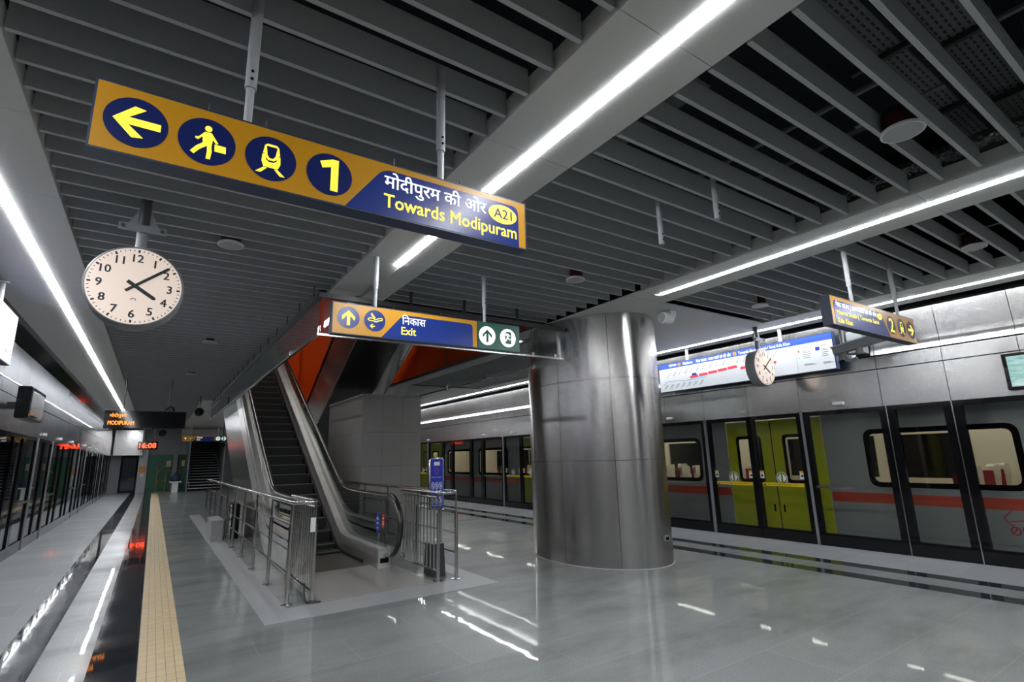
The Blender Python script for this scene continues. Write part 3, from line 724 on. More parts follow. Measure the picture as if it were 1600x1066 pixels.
# ================================================================== RAILINGS
def railing(label, xo, xi, posts, side):
    """xo outer line, xi inner gate line; side -1: outer lies left of inner"""
    t = thing('guard_railing', label, 'railing', ((xo+xi)/2,6.75,0)); m = M['rail']; y0 = 6.7
    cy = y0; arc = [((xo+xi)/2+(xo-xi)/2*math.cos(math.pi*k/12), cy-abs(xo-xi)/2*0.6*math.sin(math.pi*k/12), 1.12) for k in range(13)]
    path = [(xo,posts[-1]+0.4,1.12),(xo,12,1.12),(xo,8,1.12)]+arc+[(xi,7.3,1.12),(xi,8.0,1.12)]
    MB().tube(path,0.026,12).build('top_rail', m, t, True)
    for y in posts:
        MB().tube([(xo,y,0.012),(xo,y,0.86)],0.024,12).build('post', m, t, True)
        MB().tube([(xo,y,0.86),(xo,y,1.1)],0.012,8).build('post_rod', m, t, True)
        MB().lathe([(0.065,0),(0.065,0.008),(0.03,0.012)],(xo,y,0.0),n=20).build('base_flange', m, t, True)
    for z in (0.33,0.58,0.86):
        MB().tube([(xo,posts[0],z),(xo,posts[-1],z)],0.011,8).build('mid_rail', m, t, True)
    MB().tube([(xi,y0,0.012),(xi,y0,0.86)],0.024,12).build('post', m, t, True)
    MB().tube([(xi,y0,0.86),(xi,y0,1.1)],0.012,8).build('post_rod', m, t, True)
    MB().lathe([(0.065,0),(0.065,0.008),(0.03,0.012)],(xi,y0,0.0),n=20).build('base_flange', m, t, True)
    fr = [(xi,6.73,0.12),(xi,7.85,0.12),(xi,7.95,0.2),(xi,7.95,0.98),(xi,7.88,1.06),(xi,6.73,1.06)]
    MB().tube(fr,0.016,8).build('gate_frame', m, t, True)
    for i in range(10): MB().tube([(xi,6.83+0.11*i,0.12),(xi,6.83+0.11*i,1.06)],0.011,8).build('baluster', m, t, True)
    return t
PO = [6.78,8.02,9.3,10.6,11.88,13.15,14.4,15.7,17.0,18.3]
railing('stainless steel railing along the left side of the escalator', 1.41, 1.665, PO, -1)
railing('stainless steel railing between the escalator and the granite block', 3.52, 3.27, [6.66,7.95,9.25,10.5], 1)
o = MB().box(1.60,1.655,6.655,6.66,0.78,0.94).build('hanging_tag', M['stickwhite'], None); tag(o, 'small white paper tag tied to the end of the left escalator railing', 'tag')
t = thing('cable', 'black cable end on the floor by the left railing post', 'cable', (1.62,6.72,0))
MB().tube([(1.6,6.8,0.2),(1.6,6.79,0.1),(1.6,6.72,0.02),(1.64,6.64,0.012),(1.75,6.63,0.012)],0.009,8).build('sheath', M['blackmat'], t, True)
t = thing('granite_plinth', 'short grey granite plinth beside the left escalator railing', 'plinth', (1.24,13.4,0))
MB().box(1.13,1.34,12.95,14.0,0,0.39).build('body', M['plinth'], t); MB().box(1.12,1.35,12.94,14.01,0.39,0.42).build('coping', M['plinth'], t)
tag(MB().rbox(1.5,1.66,13.1,13.6,0.0,0.72,0.02).build('equipment_box', M['black'], None), 'black equipment box on the floor between the railing and the escalator side', 'box')

# notice stand
ns = thing('notice_stand', 'blue safety notice on a steel stand at the right end of the escalator railings', 'sign', (3.4,6.95,0))
MB().prism([(6.9,0.0),(7.25,0.0),(7.2,0.42),(6.95,0.42)],'yz',3.315,3.48).build('base', M['darksteel'], ns)
MB().tube([(3.475,7.05,0.42),(3.475,7.05,0.9)],0.02,10).build('pole', M['rail'], ns, True)
rr = [(3.30,0.86),(3.50,0.86)]
pts = [(3.295,7.03,0.88),(3.505,7.03,0.88),(3.505,7.03,1.55),(3.49,7.03,1.58),(3.31,7.03,1.58),(3.295,7.03,1.55)]
MB().tube(pts,0.014,8,closed=True).build('frame', M['rail'], ns, True)
pn = MB().box(3.3,3.5,7.02,7.04,0.89,1.57).build('notice_panel', M['noticeblue'], ns)
FN = Face((3.4,7.02,0),(1,0,0))
FN.shape('title_label', [rect(-0.045,1.48,0.045,1.53)], 0, 0.002, M['stickwhite'], pn)
FN.text('title_text','NOTICE',0,1.495,0.002,M['stickred'],pn,width=0.06,align='C')
mb = MB(); 
for u, v, r in ((0,1.4,0.03),):
    a, b = circ(u,v,0.024,24,0.05), circ(u,v,0.018,24,0.042); FN.polys(mb,[[a[i],a[(i+1)%24],b[(i+1)%24],b[i]] for i in range(24)],0,0.002)
mb.build('ring_symbol', M['stickred'], pn)
FN.text('notice_text','Safety on escalator',0,1.305,0,M['stickwhite'],pn,width=0.16,align='C')
mb = MB()
for v in (1.2,1.0):
    for u in (-0.06,0,0.06):
        a, b = circ(u,v,0.026,24,0.05), circ(u,v,0.021,24,0.043)
        FN.polys(mb,[[a[i],a[(i+1)%24],b[(i+1)%24],b[i]] for i in range(24)],0,0.002)
        FN.polys(mb,[bar((u-0.014,v+0.03),(u+0.014,v-0.03),0.006),circ(u,v+0.015,0.006,10),bar((u,v+0.01),(u,v-0.025),0.008)],0,0.002)
        FN.polys(mb,[rect(u-0.02,v-0.075,u+0.02,v-0.068)],0,0.002)
mb.build('prohibition_symbols', M['stickwhite'], pn)

# ================================================================== HANGING SIGNS
def hang_post(t, x, y, z0, z1, holes=True):
    MB().tube([(x,y,z0),(x,y,z0+0.2)],0.018,12).build('post_rod', M['greypaint'], t, True)
    p = MB().tube([(x,y,z0+0.2),(x,y,z1)],0.026,14).build('post_sleeve', M['greypaint'], t, True)
    for dz in (0.24,0.28): MB().lathe([(0.007,0),(0.007,-0.005)],(x,y-0.025,z0+dz),'y',10).build('post_bolt', M['black'], p, True)
def housing(t, x0, x1, y0, y1, z0, z1, m=None):
    hb = MB().box(x0,x1,y0+0.004,y1,z0,z1).build('housing', m or M['navy'], t)
    fr = MB(); f = 0.008
    fr.box(x0,x1,y0,y0+0.004,z0,z0+f).box(x0,x1,y0,y0+0.004,z1-f,z1).box(x0,x0+f,y0,y0+0.004,z0+f,z1-f).box(x1-f,x1,y0,y0+0.004,z0+f,z1-f)
    fr.build('face_frame', M['navy'], hb)
    return hb
def rounded_panel(pts, r_i, r=0.03, n=6):
    """polygon with rounded corners at the given vertex indices"""
    out = []; m = len(pts)
    for i, p in enumerate(pts):
        if i not in r_i: out.append(p); continue
        a = Vector(pts[i-1]); b = Vector(p); c = Vector(pts[(i+1) % m]); d1 = (a-b).normalized(); d2 = (c-b).normalized()
        for k in range(n+1):
            s = k/n; q = (b+d1*r)*(1-s)**2+b*2*s*(1-s)+(b+d2*r)*s**2; out.append((q.x,q.y))
    return out
YF = 2.38
# --- long platform 1 sign
sg = thing('hanging_sign', 'long illuminated yellow and blue sign pointing left to platform 1, Towards Modipuram', 'sign', (0.7,2.43,2.805))
housing(sg, -0.338, 1.742, YF, YF+0.1, 2.803, 3.108)
F_ = Face((0,YF,0),(1,0,0))
am = F_.shape('amber_face', [rect(-0.33,2.811,1.734,3.1)], -0.003, 0.0, M['amber'], sg)
for u, art, s in ((-0.193,ARROW_LEFT,0.105),(0.056,WALKER,0.098),(0.31,TRAIN,0.1),(0.572,None,1)):
    d = F_.shape('symbol_disc', [circ(u,2.953,0.108,44)], 0, 0.002, M['disc'], sg)
    if art: F_.shape('symbol', place(art,u,2.953,s), 0.002, 0.004, M['yglow'], d)
    else: F_.shape('numeral', [[(u+0.005,2.87),(u+0.04,2.87),(u+0.04,3.036),(u+0.012,3.036),(u-0.048,3.012),(u-0.036,2.98),(u+0.005,2.994)]], 0.002, 0.004, M['yglow'], d)
    if art is TRAIN: F_.shape('symbol_window', place(TRAIN_PANE,u,2.953,0.1), 0.004, 0.005, M['disc'], d)
bp = F_.shape('blue_panel', [rounded_panel([(0.652,2.811),(1.684,2.811),(1.684,3.066),(0.84,3.066)],(2,3),0.05)], 0, 0.002, M['blue'], sg)
F_.text('hindi_text','मोदीपुरम की ओर',0.846,2.942,0.002,M['wglow'],bp,width=0.612,height=0.115,bold=0.012)
F_.text('english_text','Towards Modipuram',0.846,2.832,0.002,M['yglow'],bp,width=0.82,height=0.098,bold=0.014)
bd = F_.shape('code_badge', [circ(1.572,2.992,0.098,40,0.058)], 0.002, 0.004, M['yglow'], sg)
F_.text('code_text','A21',1.572,2.964,0.004,M['disc'],bd,width=0.125,height=0.06,align='C',bold=0.012)
for x in (0.205,1.19): hang_post(sg, x, YF+0.05, 3.108, 3.86)
for x in (0.05,0.28,0.9,1.3): MB().tube([(x,YF+0.02,3.108),(x,YF+0.02,3.15)],0.004,6).build('lifting_pin', M['darksteel'], sg)
# --- right sign
rs = thing('hanging_sign', 'illuminated yellow and blue sign near the right train pointing right to platform 2', 'sign', (6.56,2.43,2.8))
housing(rs, 5.51, 7.6, YF, YF+0.1, 2.798, 3.11)
F_.shape('amber_face', [rect(5.52,2.806,7.592,3.102)], -0.003, 0.0, M['amber'], rs)
bp = F_.shape('blue_panel', [rounded_panel([(5.575,2.806),(6.84,2.806),(6.67,3.065),(5.575,3.065)],(2,3),0.05)], 0, 0.002, M['blue'], rs)
F_.text('hindi_text','मेरठ साउथ | सराय काले खां की ओर',5.615,2.985,0.002,M['wglow'],bp,width=0.94,height=0.078,bold=0.012)
F_.text('english_text','Meerut South | Towards Sarai',5.62,2.905,0.002,M['yglow'],bp,width=0.96,height=0.06,bold=0.014)
F_.text('english_text','Kale Khan',5.62,2.828,0.002,M['yglow'],bp,width=0.31,height=0.055,bold=0.014)
bd = F_.shape('code_badge', [circ(6.625,3.015,0.062,30,0.036)], 0.002, 0.004, M['yglow'], rs)
F_.text('code_text','A1',6.625,2.998,0.004,M['disc'],bd,height=0.034,align='C')
for u, art in ((6.92,None),(7.2,TRAIN),(7.47,ARROW_LEFT)):
    d = F_.shape('symbol_disc', [circ(u,2.953,0.108,44)], 0, 0.002, M['disc'], rs)
    if art: F_.shape('symbol', place(art,u,2.953,0.1,0,-1 if art is ARROW_LEFT else 1), 0.002, 0.004, M['yglow'], d)
    else: F_.text('numeral','2',u,2.87,0.002,M['yglow'],d,height=0.165,width=0.105,bold=0.012,align='C')
    if art is TRAIN: F_.shape('symbol_window', place(TRAIN_PANE,u,2.953,0.1), 0.004, 0.005, M['disc'], d)
for x in (6.13,7.31): hang_post(rs, x, YF+0.05, 3.11, 3.86)
# --- exit sign at the escalator, with a second one at the far stair
YX = 5.07
xs = thing('hanging_sign', 'illuminated blue and yellow Exit sign with a green end hung before the escalator opening', 'sign', (2.44,5.12,2.815))
housing(xs, 1.312, 2.965, YX, YX+0.1, 2.812, 3.136); housing(xs, 2.967, 3.556, YX, YX+0.1, 2.812, 3.136, M['green'])
FX = Face((0,YX,0),(1,0,0))
FX.shape('amber_face', [rect(1.322,2.82,2.957,3.128)], -0.003, 0.0, M['amber'], xs)
FX.shape('green_face', [rect(2.967,2.82,3.548,3.128)], -0.003, 0.0, M['green'], xs)
bp = FX.shape('blue_panel', [rounded_panel([(1.82,2.82),(2.90,2.82),(2.90,3.085),(2.05,3.085)],(2,3),0.05)], 0, 0.002, M['blue'], xs)
FX.text('hindi_text','िनकास',2.04,2.985,0.002,M['wglow'],bp,width=0.27,height=0.105,bold=0.006)
FX.text('english_text','Exit',2.035,2.872,0.002,M['yglow'],bp,width=0.165,height=0.082,bold=0.012)
d = FX.shape('symbol_disc', [circ(1.475,2.985,0.112,44)], 0, 0.002, M['blue'], xs)
FX.shape('symbol', place(ARROW_LEFT,1.475,2.985,0.1,-math.pi/2), 0.002, 0.004, M['yglow'], d)
d = FX.shape('symbol_disc', [circ(1.745,2.985,0.112,44)], 0, 0.002, M['blue'], xs)
LP = [(-0.66,0.0),(-0.5,0.12),(-0.2,0.12),(0.1,0.0),(0.32,0.14),(0.6,0.2),(0.72,0.1),(0.62,-0.02),(0.42,-0.02),(0.14,-0.2),(-0.2,-0.1),(-0.5,-0.12)]
mb = MB(); FX.polys(mb, place([bar(LP[i],LP[(i+1)%len(LP)],0.075) for i in range(len(LP))]+[circ(-0.3,0.5,0.08,14),bar((-0.3,0.46),(0.0,0.16),0.12),bar((-0.3,0.38),(-0.05,0.2),0.12)],1.745,2.995,0.112), 0.002, 0.004)
mb.build('symbol', M['yglow'], d)
FX.shape('symbol_arrow', place(ARROW_LEFT,1.72,2.925,0.034), 0.002, 0.004, M['yglow'], d)
d = FX.shape('exit_disc', [circ(3.095,2.972,0.112,44)], 0, 0.002, M['wglow'], xs)
FX.shape('symbol', place(ARROW_LEFT,3.095,2.972,0.1,-math.pi/2), 0.002, 0.004, M['green'], d)
d = FX.shape('exit_disc', [circ(3.385,2.972,0.112,44)], 0, 0.002, M['wglow'], xs)
FX.shape('doorway_symbol', [rect(3.345,2.9,3.43,3.048)], 0.002, 0.004, M['green'], d)
FX.shape('runner_symbol', place(RUNNER,3.375,2.985,0.105), 0.004, 0.006, M['wglow'], d)
for x in (1.76,3.09): hang_post(xs, x, YX+0.05, 3.136, ZC if x < 2.4 else 3.86)
for x in (1.6,1.95,2.5): MB().tube([(x,YX+0.02,3.136),(x,YX+0.02,3.17)],0.004,6).build('lifting_pin', M['rail'], xs)
fx = copy_tree(xs, (-0.12,30.0,0)); relabel(fx, 'small distant Exit sign with a green end hanging before the far stairs')

# ================================================================== CLOCKS
def clock(cx, cy, cz, R, label, z_top):
    t = thing('station_clock', label, 'clock', (cx,cy,cz-R)); yf = cy-0.09
    MB().lathe([(R-0.03,0.18),(R,0.165),(R,0.015),(R-0.012,0),(R-0.022,0)],(cx,yf,cz),'y',64).build('case', M['midgrey'], t, True)
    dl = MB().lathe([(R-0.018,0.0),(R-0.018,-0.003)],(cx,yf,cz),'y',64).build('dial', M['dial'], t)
    F = Face((cx,yf-0.003,cz),(1,0,0)); r = R-0.018
    mb = MB()
    for k in range(60):
        a = math.pi*2*k/60; big = k % 5 == 0; L = 0.075 if big else 0.045; w_ = 0.045 if big else 0.016
        F.polys(mb,[bar(((0.965-L)*r*math.sin(a),(0.965-L)*r*math.cos(a)),(0.965*r*math.sin(a),0.965*r*math.cos(a)),w_*r)],0,0.001)
    tag(mb.build('minute_track', M['ink'], dl), None, None, kind='stuff')
    for k in range(1,13):
        a = math.pi*2*k/12; F.text('numeral', str(k), 0.735*r*math.sin(a), 0.735*r*math.cos(a)-0.1*r, 0, M['ink'], dl, height=0.2*r, align='C', bold=0.02)
    lo = []; 
    for i in range(14):
        a0, a1 = math.pi*i/14, math.pi*(i+1)/14; lo.append([(0.06*r*math.cos(a0),-0.38*r+0.06*r*math.sin(a0)),(0.06*r*math.cos(a1),-0.38*r+0.06*r*math.sin(a1)),(0.045*r*math.cos(a1),-0.38*r+0.045*r*math.sin(a1)),(0.045*r*math.cos(a0),-0.38*r+0.045*r*math.sin(a0))])
    F.shape('maker_mark', lo, 0, 0.001, M['ink'], dl)
    def hand(nm, ang, L, back, w0, d):
        sn, cs = math.sin(ang), math.cos(ang)
        P = lambda al, ac: (al*sn+ac*cs, al*cs-ac*sn)
        F.shape(nm, [[P(-back,-w0),(P(-back,w0)),P(L-0.04*r,w0),P(L,w0*0.4),P(L,-w0*0.4),P(L-0.04*r,-w0)]], d, d+0.002, M['ink'], t)
    hand('hour_hand', math.radians(124), 0.55*r, 0.2*r, 0.045*r, 0.002)
    hand('minute_hand', math.radians(49+1), 0.9*r, 0.24*r, 0.036*r, 0.005)
    MB().tube([(cx,cy,cz+R-0.01),(cx,cy,cz+R+0.2)],0.04,14).build('post_rod', M['midgrey'], t, True)
    MB().tube([(cx,cy,cz+R+0.2),(cx,cy,z_top)],0.04,14).build('post_sleeve', M['darksteel'], t, True)
    MB().prism([(cx-0.11,cz+R+0.19),(cx+0.11,cz+R+0.19),(cx+0.05,cz+R+0.33),(cx-0.05,cz+R+0.33)],'xz',cy-0.012,cy+0.012).build('gusset', M['midgrey'], t)
    br = MB().box(cx-0.16,cx+0.16,cy-0.055,cy-0.04,cz+R+0.14,cz+R+0.2).build('clamp_bar', M['midgrey'], t)
    for u in (-0.13,0.13):
        MB().lathe([(0.014,0),(0.014,-0.02)],(cx+u,cy-0.055,cz+R+0.17),'y',8).build('bolt', M['darksteel'], br)
    return t
clock(-0.257, 4.93, 2.965, 0.325, 'large round station clock hanging at left, its pale dial lit, beneath the long sign', 3.86)
clock(8.60, 5.0, 2.97, 0.325, 'round station clock hanging in front of the white route map board at right', 3.7)

# ================================================================== ROUTE MAP BOARDS
def map_board(o, U, L, name_label, text_flip, platform):
    """board whose face lies in the plane through o with direction U; u runs 0..L, v 2.84..3.46"""
    F = Face(o, U); t = thing('route_map_board', name_label, 'map', F.p(L/2,2.84,-0.04))
    F.shape('housing', [rect(0,2.84,L,3.46)], -0.09, -0.002, M['navy'], t)
    pn = F.shape('map_panel', [rect(0.012,2.852,L-0.02,3.34)], -0.002, 0, M['mapface'], t)
    hd = F.shape('header', [rect(0.012,3.34,L-0.02,3.45)], -0.002, 0, M['mapblue'], t)
    F.text('header_text','प्लेटफार्म',0.29,3.365,0,M['wglow'],hd,width=0.2,height=0.07)
    F.text('header_text','Platform',0.66,3.368,0,M['wglow'],hd,width=0.24,height=0.055)
    F.text('header_text','मेरठ साउथ / सराय काले खां की ओर',0.99,3.362,0,M['wglow'],hd,width=0.8,height=0.075)
    F.text('header_text','Towards Meerut South / Sarai Kale Khan',1.95,3.368,0,M['wglow'],hd,width=1.0,height=0.055)
    for u in (0.56,1.87):
        b = F.shape('platform_badge', [circ(u,3.395,0.04,24)], 0, 0.001, M['amber'], hd); F.text('badge_numeral',platform,u,3.373,0.001,M['ink'],b,height=0.045,align='C')
    for po in [[(0.8+0.22*k+0.02,3.06+0.014*k),(0.8+0.22*k+0.22,3.067+0.014*k),(0.8+0.22*k+0.2,3.118+0.014*k),(0.8+0.22*k,3.111+0.014*k)] for k in range(5)]+[[(1.95+0.15*k,3.08),(2.05+0.15*k,3.08),(2.07+0.15*k,3.13),(1.97+0.15*k,3.13)] for k in range(5)]:
        F.shape('red_segment', [po], 0, 0.001, M['mapred'], pn)
    F.shape('grey_line', [bar((0.2,3.06),(0.55,3.06),0.008),bar((0.55,3.06),(0.62,3.03),0.008),bar((0.62,3.03),(0.85,3.04),0.008),bar((0.12,3.0),(0.2,3.06),0.008)], 0, 0.001, M['mapgrey'], pn)
    F.shape('blue_line', [bar((0.78,3.03),(1.2,3.05),0.02),bar((0.85,3.06),(1.15,3.07),0.014)], 0, 0.001, M['mapcyan'], pn)
    F.shape('branch_line', [bar((2.17,3.08),(2.17,3.0),0.008),bar((2.17,3.0),(2.1,2.92),0.008)], 0, 0.001, M['stickblue'], pn)
    F.shape('pink_line', [bar((2.4,3.07),(2.42,3.0),0.008),bar((2.42,3.0),(2.26,2.88),0.008)], 0, 0.001, M['mappink'], pn)
    F.shape('interchange_box', [rect(0.86,3.11,0.97,3.16)], 0, 0.001, M['stickblue'], pn)
    mb = MB()
    for k in range(17):
        u = 0.22+0.15*k
        if u > 2.85: break
        v = 3.15+0.01*min(k,6); F.polys(mb,[bar((u,v),(u+0.09,v+0.11),0.011)]+([bar((u+0.03,v),(u+0.11,v+0.1),0.01)] if k % 2 else []),0,0.001)
        if k < 7: F.polys(mb,[bar((u-0.1,2.9),(u-0.02,3.0),0.011),bar((u-0.05,2.92),(u+0.01,2.99),0.01)],0,0.001)
    F.polys(mb,[bar((3.03,2.87),(3.03,3.3),0.004)],0,0.001)
    for v, L1 in ((3.27,0.1),(3.21,0.08),(3.185,0.12),(3.15,0.13),(3.12,0.1),(3.09,0.12),(2.98,0.14),(2.965,0.2)): F.polys(mb,[rect(3.15,v,3.15+L1,v+0.011),rect(3.46,v-0.01,3.46+L1*0.8,v+0.001)],0,0.001)
    tag(mb.build('station_names', M['mapgrey'], pn), None, None, kind='stuff')
    F.shape('legend_icon', [rect(3.36,3.19,3.43,3.25)], 0, 0.001, M['stickblue'], pn)
    F.shape('legend_icon', [circ(3.08,3.22,0.016,14)], 0, 0.001, M['stickred'], pn)
    F.shape('legend_icon', [circ(3.08,3.11,0.016,14)], 0, 0.001, M['mapcyan'], pn)
    for u in (0.75,2.77):
        q = F.p(u,3.46,-0.045); MB().tube([q,(q[0],q[1],ZC+0.005)],0.03,12).build('post', M['greypaint'], t, True)
        MB().lathe([(0.06,0),(0.06,-0.012)],(q[0],q[1],ZC-0.0),n=20).build('ceiling_plate', M['greypaint'], t, True)
    return t
map_board((9.1,7.64,0),(0,-1,0),3.66,'white lit route map board with blue header above the right train doors',False,'2')
map_board((-1.6,5.2,0),(0,1,0),3.55,'white lit route map board cut by the left photo edge, above the left screen doors',False,'1')

# ================================================================== LED DISPLAYS
lb = thing('led_display', 'long black hanging display with orange letters reading MODIPURAM', 'display', (-0.26,16.1,2.49))
MB().box(-1.1,0.58,16.0,16.2,2.49,2.91).build('case', M['black'], lb)
FL = Face((0,16.0,0),(1,0,0))
FL.text('hindi_text','मोदीपुरम',-1.0,2.73,0,M['ledorange'],lb,width=0.33,height=0.12,bold=0.015)
FL.text('english_text','MODIPURAM',-1.02,2.57,0,M['ledorange'],lb,width=0.52,height=0.095,bold=0.02)
for x in (-0.75,0.2): MB().tube([(x,16.1,2.91),(x,16.1,3.86)],0.014,10).build('post', M['darksteel'], lb, True)
MB().tube([(0.15,16.0,2.95),(0.2,15.96,3.05),(0.28,15.98,3.0),(0.3,16.05,2.93)],0.02,8).build('cable_loop', M['black'], lb, True)
tc = thing('led_clock', 'small red digital clock reading 16:08 hanging at the far end of the platform', 'clock', (-0.38,36,2.44))
MB().box(-0.82,0.1,36,36.12,2.42,2.86).build('case', M['black'], tc)
Face((0,36,0),(1,0,0)).text('digits','16:08',-0.76,2.5,0,M['ledred'],tc,width=0.78,height=0.28,bold=0.02)
for x in (-0.6,-0.1): MB().tube([(x,36.06,2.86),(x,36.06,3.86)],0.03,8).build('post', M['darksteel'], tc, True)

# ================================================================== CEILING SPEAKERS, CAMERAS, LAMPS
def speaker(x, y, label, z=3.69, r=0.115):
    t = thing('ceiling_speaker', label, 'speaker', (x,y,z))
    MB().lathe([(r,0.0),(r,0.02),(r-0.01,0.028)],(x,y,z),n=36).build('rim', M['white'], t, True)
    MB().lathe([(r-0.012,-0.002),(r-0.012,0.001)],(x,y,z),n=36).build('grille', M['greypaint'], t)
    MB().lathe([(r-0.025,0.0),(r-0.025,0.12),(r-0.05,0.15)],(x,y,z+0.028),n=28).build('back_can', M['red'], t, True)
    MB().box(x-0.02,x+0.02,y-0.27,y+0.27,3.891,3.905).build('support_bracket', M['galv'], t); MB().tube([(x,y,z+0.17),(x,y,3.9)],0.006,6).build('hanger_rod', M['galv'], t)
speaker(4.06,1.12,'round white ceiling speaker with a red back, largest one at upper right',3.7,0.13)
speaker(7.28,1.6,'round ceiling speaker among the baffles near the right photo edge',3.7)
speaker(4.11,4.62,'round white ceiling speaker among the baffles left of the column top')
speaker(7.35,4.15,'round ceiling speaker with a red back above the small right clock')
speaker(0.42,5.52,'round white ceiling speaker right of the large lit clock')
speaker(0.62,10.5,'round white ceiling speaker in the left baffles beyond the large clock')
speaker(0.55,14.6,'distant round ceiling speaker in the left baffles near the hanging display')
for x, y, z0, lb_ in ((3.47,2.76,3.35,'grey hanging tube between the baffles beside the long sign, the left of two'),(3.63,2.31,3.44,'grey hanging tube between the baffles left of the big ceiling speaker, the right of two')):
    t = thing('hanger_tube', lb_, 'tube', (x,y,z0))
    MB().tube([(x,y,z0),(x,y,3.9)],0.022,12).build('tube', M['greypaint'], t, True)
    for dz in (0.04,0.09): MB().lathe([(0.007,0),(0.007,-0.004)],(x,y-0.021,z0+dz),'y',8).build('hole', M['black'], t)
t = thing('ceiling_projector', 'small white ceiling loudspeaker on the flat panel right of the column', 'speaker', (6.3,5.05,3.48))
MB().box(6.32,6.44,4.98,5.12,3.6,ZC).build('bracket', M['white'], t)
MB().lathe([(0.055,-0.12),(0.085,-0.1),(0.085,0.08),(0.06,0.1)],(6.3,5.05,3.58),'x',28).build('body', M['white'], t, True)
MB().lathe([(0.07,-0.125),(0.07,-0.118)],(6.3,5.05,3.58),'x',28).build('grille', M['greypaint'], t)
t = thing('cctv_camera', 'grey security camera on a bent pole below the platform 2 sign', 'camera', (8.78,3.55,2.86))
MB().tube([(8.8,3.72,ZC),(8.8,3.72,3.0),(8.8,3.7,2.92),(8.8,3.62,2.89),(8.8,3.55,2.92)],0.03,10).build('pole', M['midgrey'], t, True)
MB().lathe([(0.05,0),(0.05,0.14)],(8.8,3.5,2.98),'z',16).build('swivel', M['midgrey'], t, True)
cb = MB(); 
def obox(mb, c, ax, L, w_, h):
    ax = Vector(ax).normalized(); sd = ax.cross(Vector((0,0,1))).normalized(); u_ = sd.cross(ax); c = Vector(c); V = []
    for k in (-1,1):
        for a, b in ((-1,-1),(1,-1),(1,1),(-1,1)): V.append(c+ax*L/2*k+sd*w_/2*a+u_*h/2*b)
    return mb.add(V,[(0,1,2,3),(7,6,5,4),(0,4,5,1),(1,5,6,2),(2,6,7,3),(3,7,4,0)])
obox(MB(),(8.8,3.5,3.12),(0,-0.93,0.14),0.72,0.13,0.11).build('camera_body', M['midgrey'], t)
obox(MB(),(8.8,3.47,3.19),(0,-0.93,0.14),0.82,0.17,0.02).build('sun_shield', M['greypaint'], t)
obox(MB(),(8.8,3.125,3.178),(0,-0.93,0.14),0.04,0.1,0.09).build('lens_window', M['black'], t)
def dome(x, y, z, label, m='black'):
    t = thing('dome_camera', label, 'camera', (x,y,z))
    MB().tube([(x,y,z+0.1),(x,y,3.86)],0.025,8).build('pole', M['darksteel'], t, True)
    MB().lathe([(0.02,-0.13),(0.09,-0.1),(0.13,-0.03),(0.14,0.05),(0.08,0.12),(0.03,0.14)],(x,y,z),n=24).build('dome', M[m], t, True)
dome(3.1,33.6,2.55,'dark dome camera hanging in front of the far stairs')
dome(1.05,19.5,3.2,'dark dome camera hanging near the left edge of the escalator opening')
dome(0.17,24.0,2.75,'dark dome camera on a long pole beyond the hanging display')
# status lamps on the fascia
for y, lb_ in ((7.67,'small white door lamp on the steel fascia next to the column'),(5.93,'small white door lamp on the steel fascia under the small clock'),(4.18,'small white door lamp on the steel fascia below the platform 2 sign'),
               (13.9,'small white door lamp on the fascia just left of the column'),(15.7,'small white door lamp on the fascia midway between granite block and column'),(20.2,'small white door lamp on the fascia beside the granite block')):
    tag(MB().rbox(9.345,9.389,y-0.08,y+0.08,2.275,2.325,0.008).build('door_lamp', M['white']), lb_, 'lamp', 'door lamps on the right fascia')
for i, y in enumerate((15.3,17.7,20.0,23.5,25.5,28.0)):
    tag(MB().rbox(-2.06,-2.01,y-0.1,y+0.1,2.27,2.33,0.008).build('door_lamp', M['white']), ['first','second','third','fourth','fifth','sixth'][i]+' small white door lamp along the left steel fascia, counted from the black monitor', 'lamp', 'door lamps on the left fascia')
# monitors
t = thing('monitor', 'black framed monitor with a pale green picture at the right photo edge', 'screen', (9.32,1.5,2.27))
MB().rbox(9.31,9.39,0.95,2.03,2.27,2.75,0.01).build('case', M['black'], t); MB().box(9.306,9.31,1.0,1.985,2.31,2.71).build('picture', M['picture'], t)
t = thing('monitor', 'black box monitor jutting from the left steel fascia', 'screen', (-1.85,11.6,2.35))
MB().box(-2.058,-1.87,11.5,11.7,2.55,2.65).build('wall_bracket', M['darksteel'], t); MB().rbox(-1.87,-1.7,11.0,12.25,2.36,2.86,0.02).build('case', M['black'], t); MB().box(-1.7,-1.694,11.06,12.19,2.42,2.8).build('picture', M['screen'], t)
t = thing('loudspeaker_box', 'dark grey box behind the right end of the route map board', 'box', (9.25,3.8,3.0))
MB().rbox(9.2,9.385,3.6,3.82,3.05,3.42,0.02).build('case', M['midgrey'], t)

# ================================================================== TRAIN
TX = 9.95; TY0, TY1 = -2.5, 31.0
tr = thing('train', 'grey train with lime green doors and a red band behind the right screen doors', 'train', (11.2,14,-0.9))
DC = [5.75+7.7*k for k in range(-1,4)]
WIN = []
for d in DC:
    WIN += [(d-3.53,d-1.68),(d+1.68,d+3.53)]
WIN = [(a,b) for a,b in WIN if a > TY0+0.2 and b < TY1-0.2]
DRS = [(d-0.97,d+0.97) for d in DC if d-0.97 > TY0 and d+0.97 < TY1]
body = MB(); x0, x1 = TX, TX+0.05
holes = sorted([(a,b,'w') for a,b in WIN]+[(a,b,'d') for a,b in DRS])
cur = TY0
for a, b, k in holes:
    if a > cur: body.box(x0,x1,cur,a,-0.2,2.45)
    if k == 'w': body.box(x0,x1,a,b,-0.2,1.0).box(x0,x1,a,b,1.8,2.45)
    else: body.box(x0,x1,a,b,2.15,2.45).box(x0,x1,a,b,-0.2,0.02)
    cur = b
body.box(x0,x1,cur,TY1,-0.2,2.45)
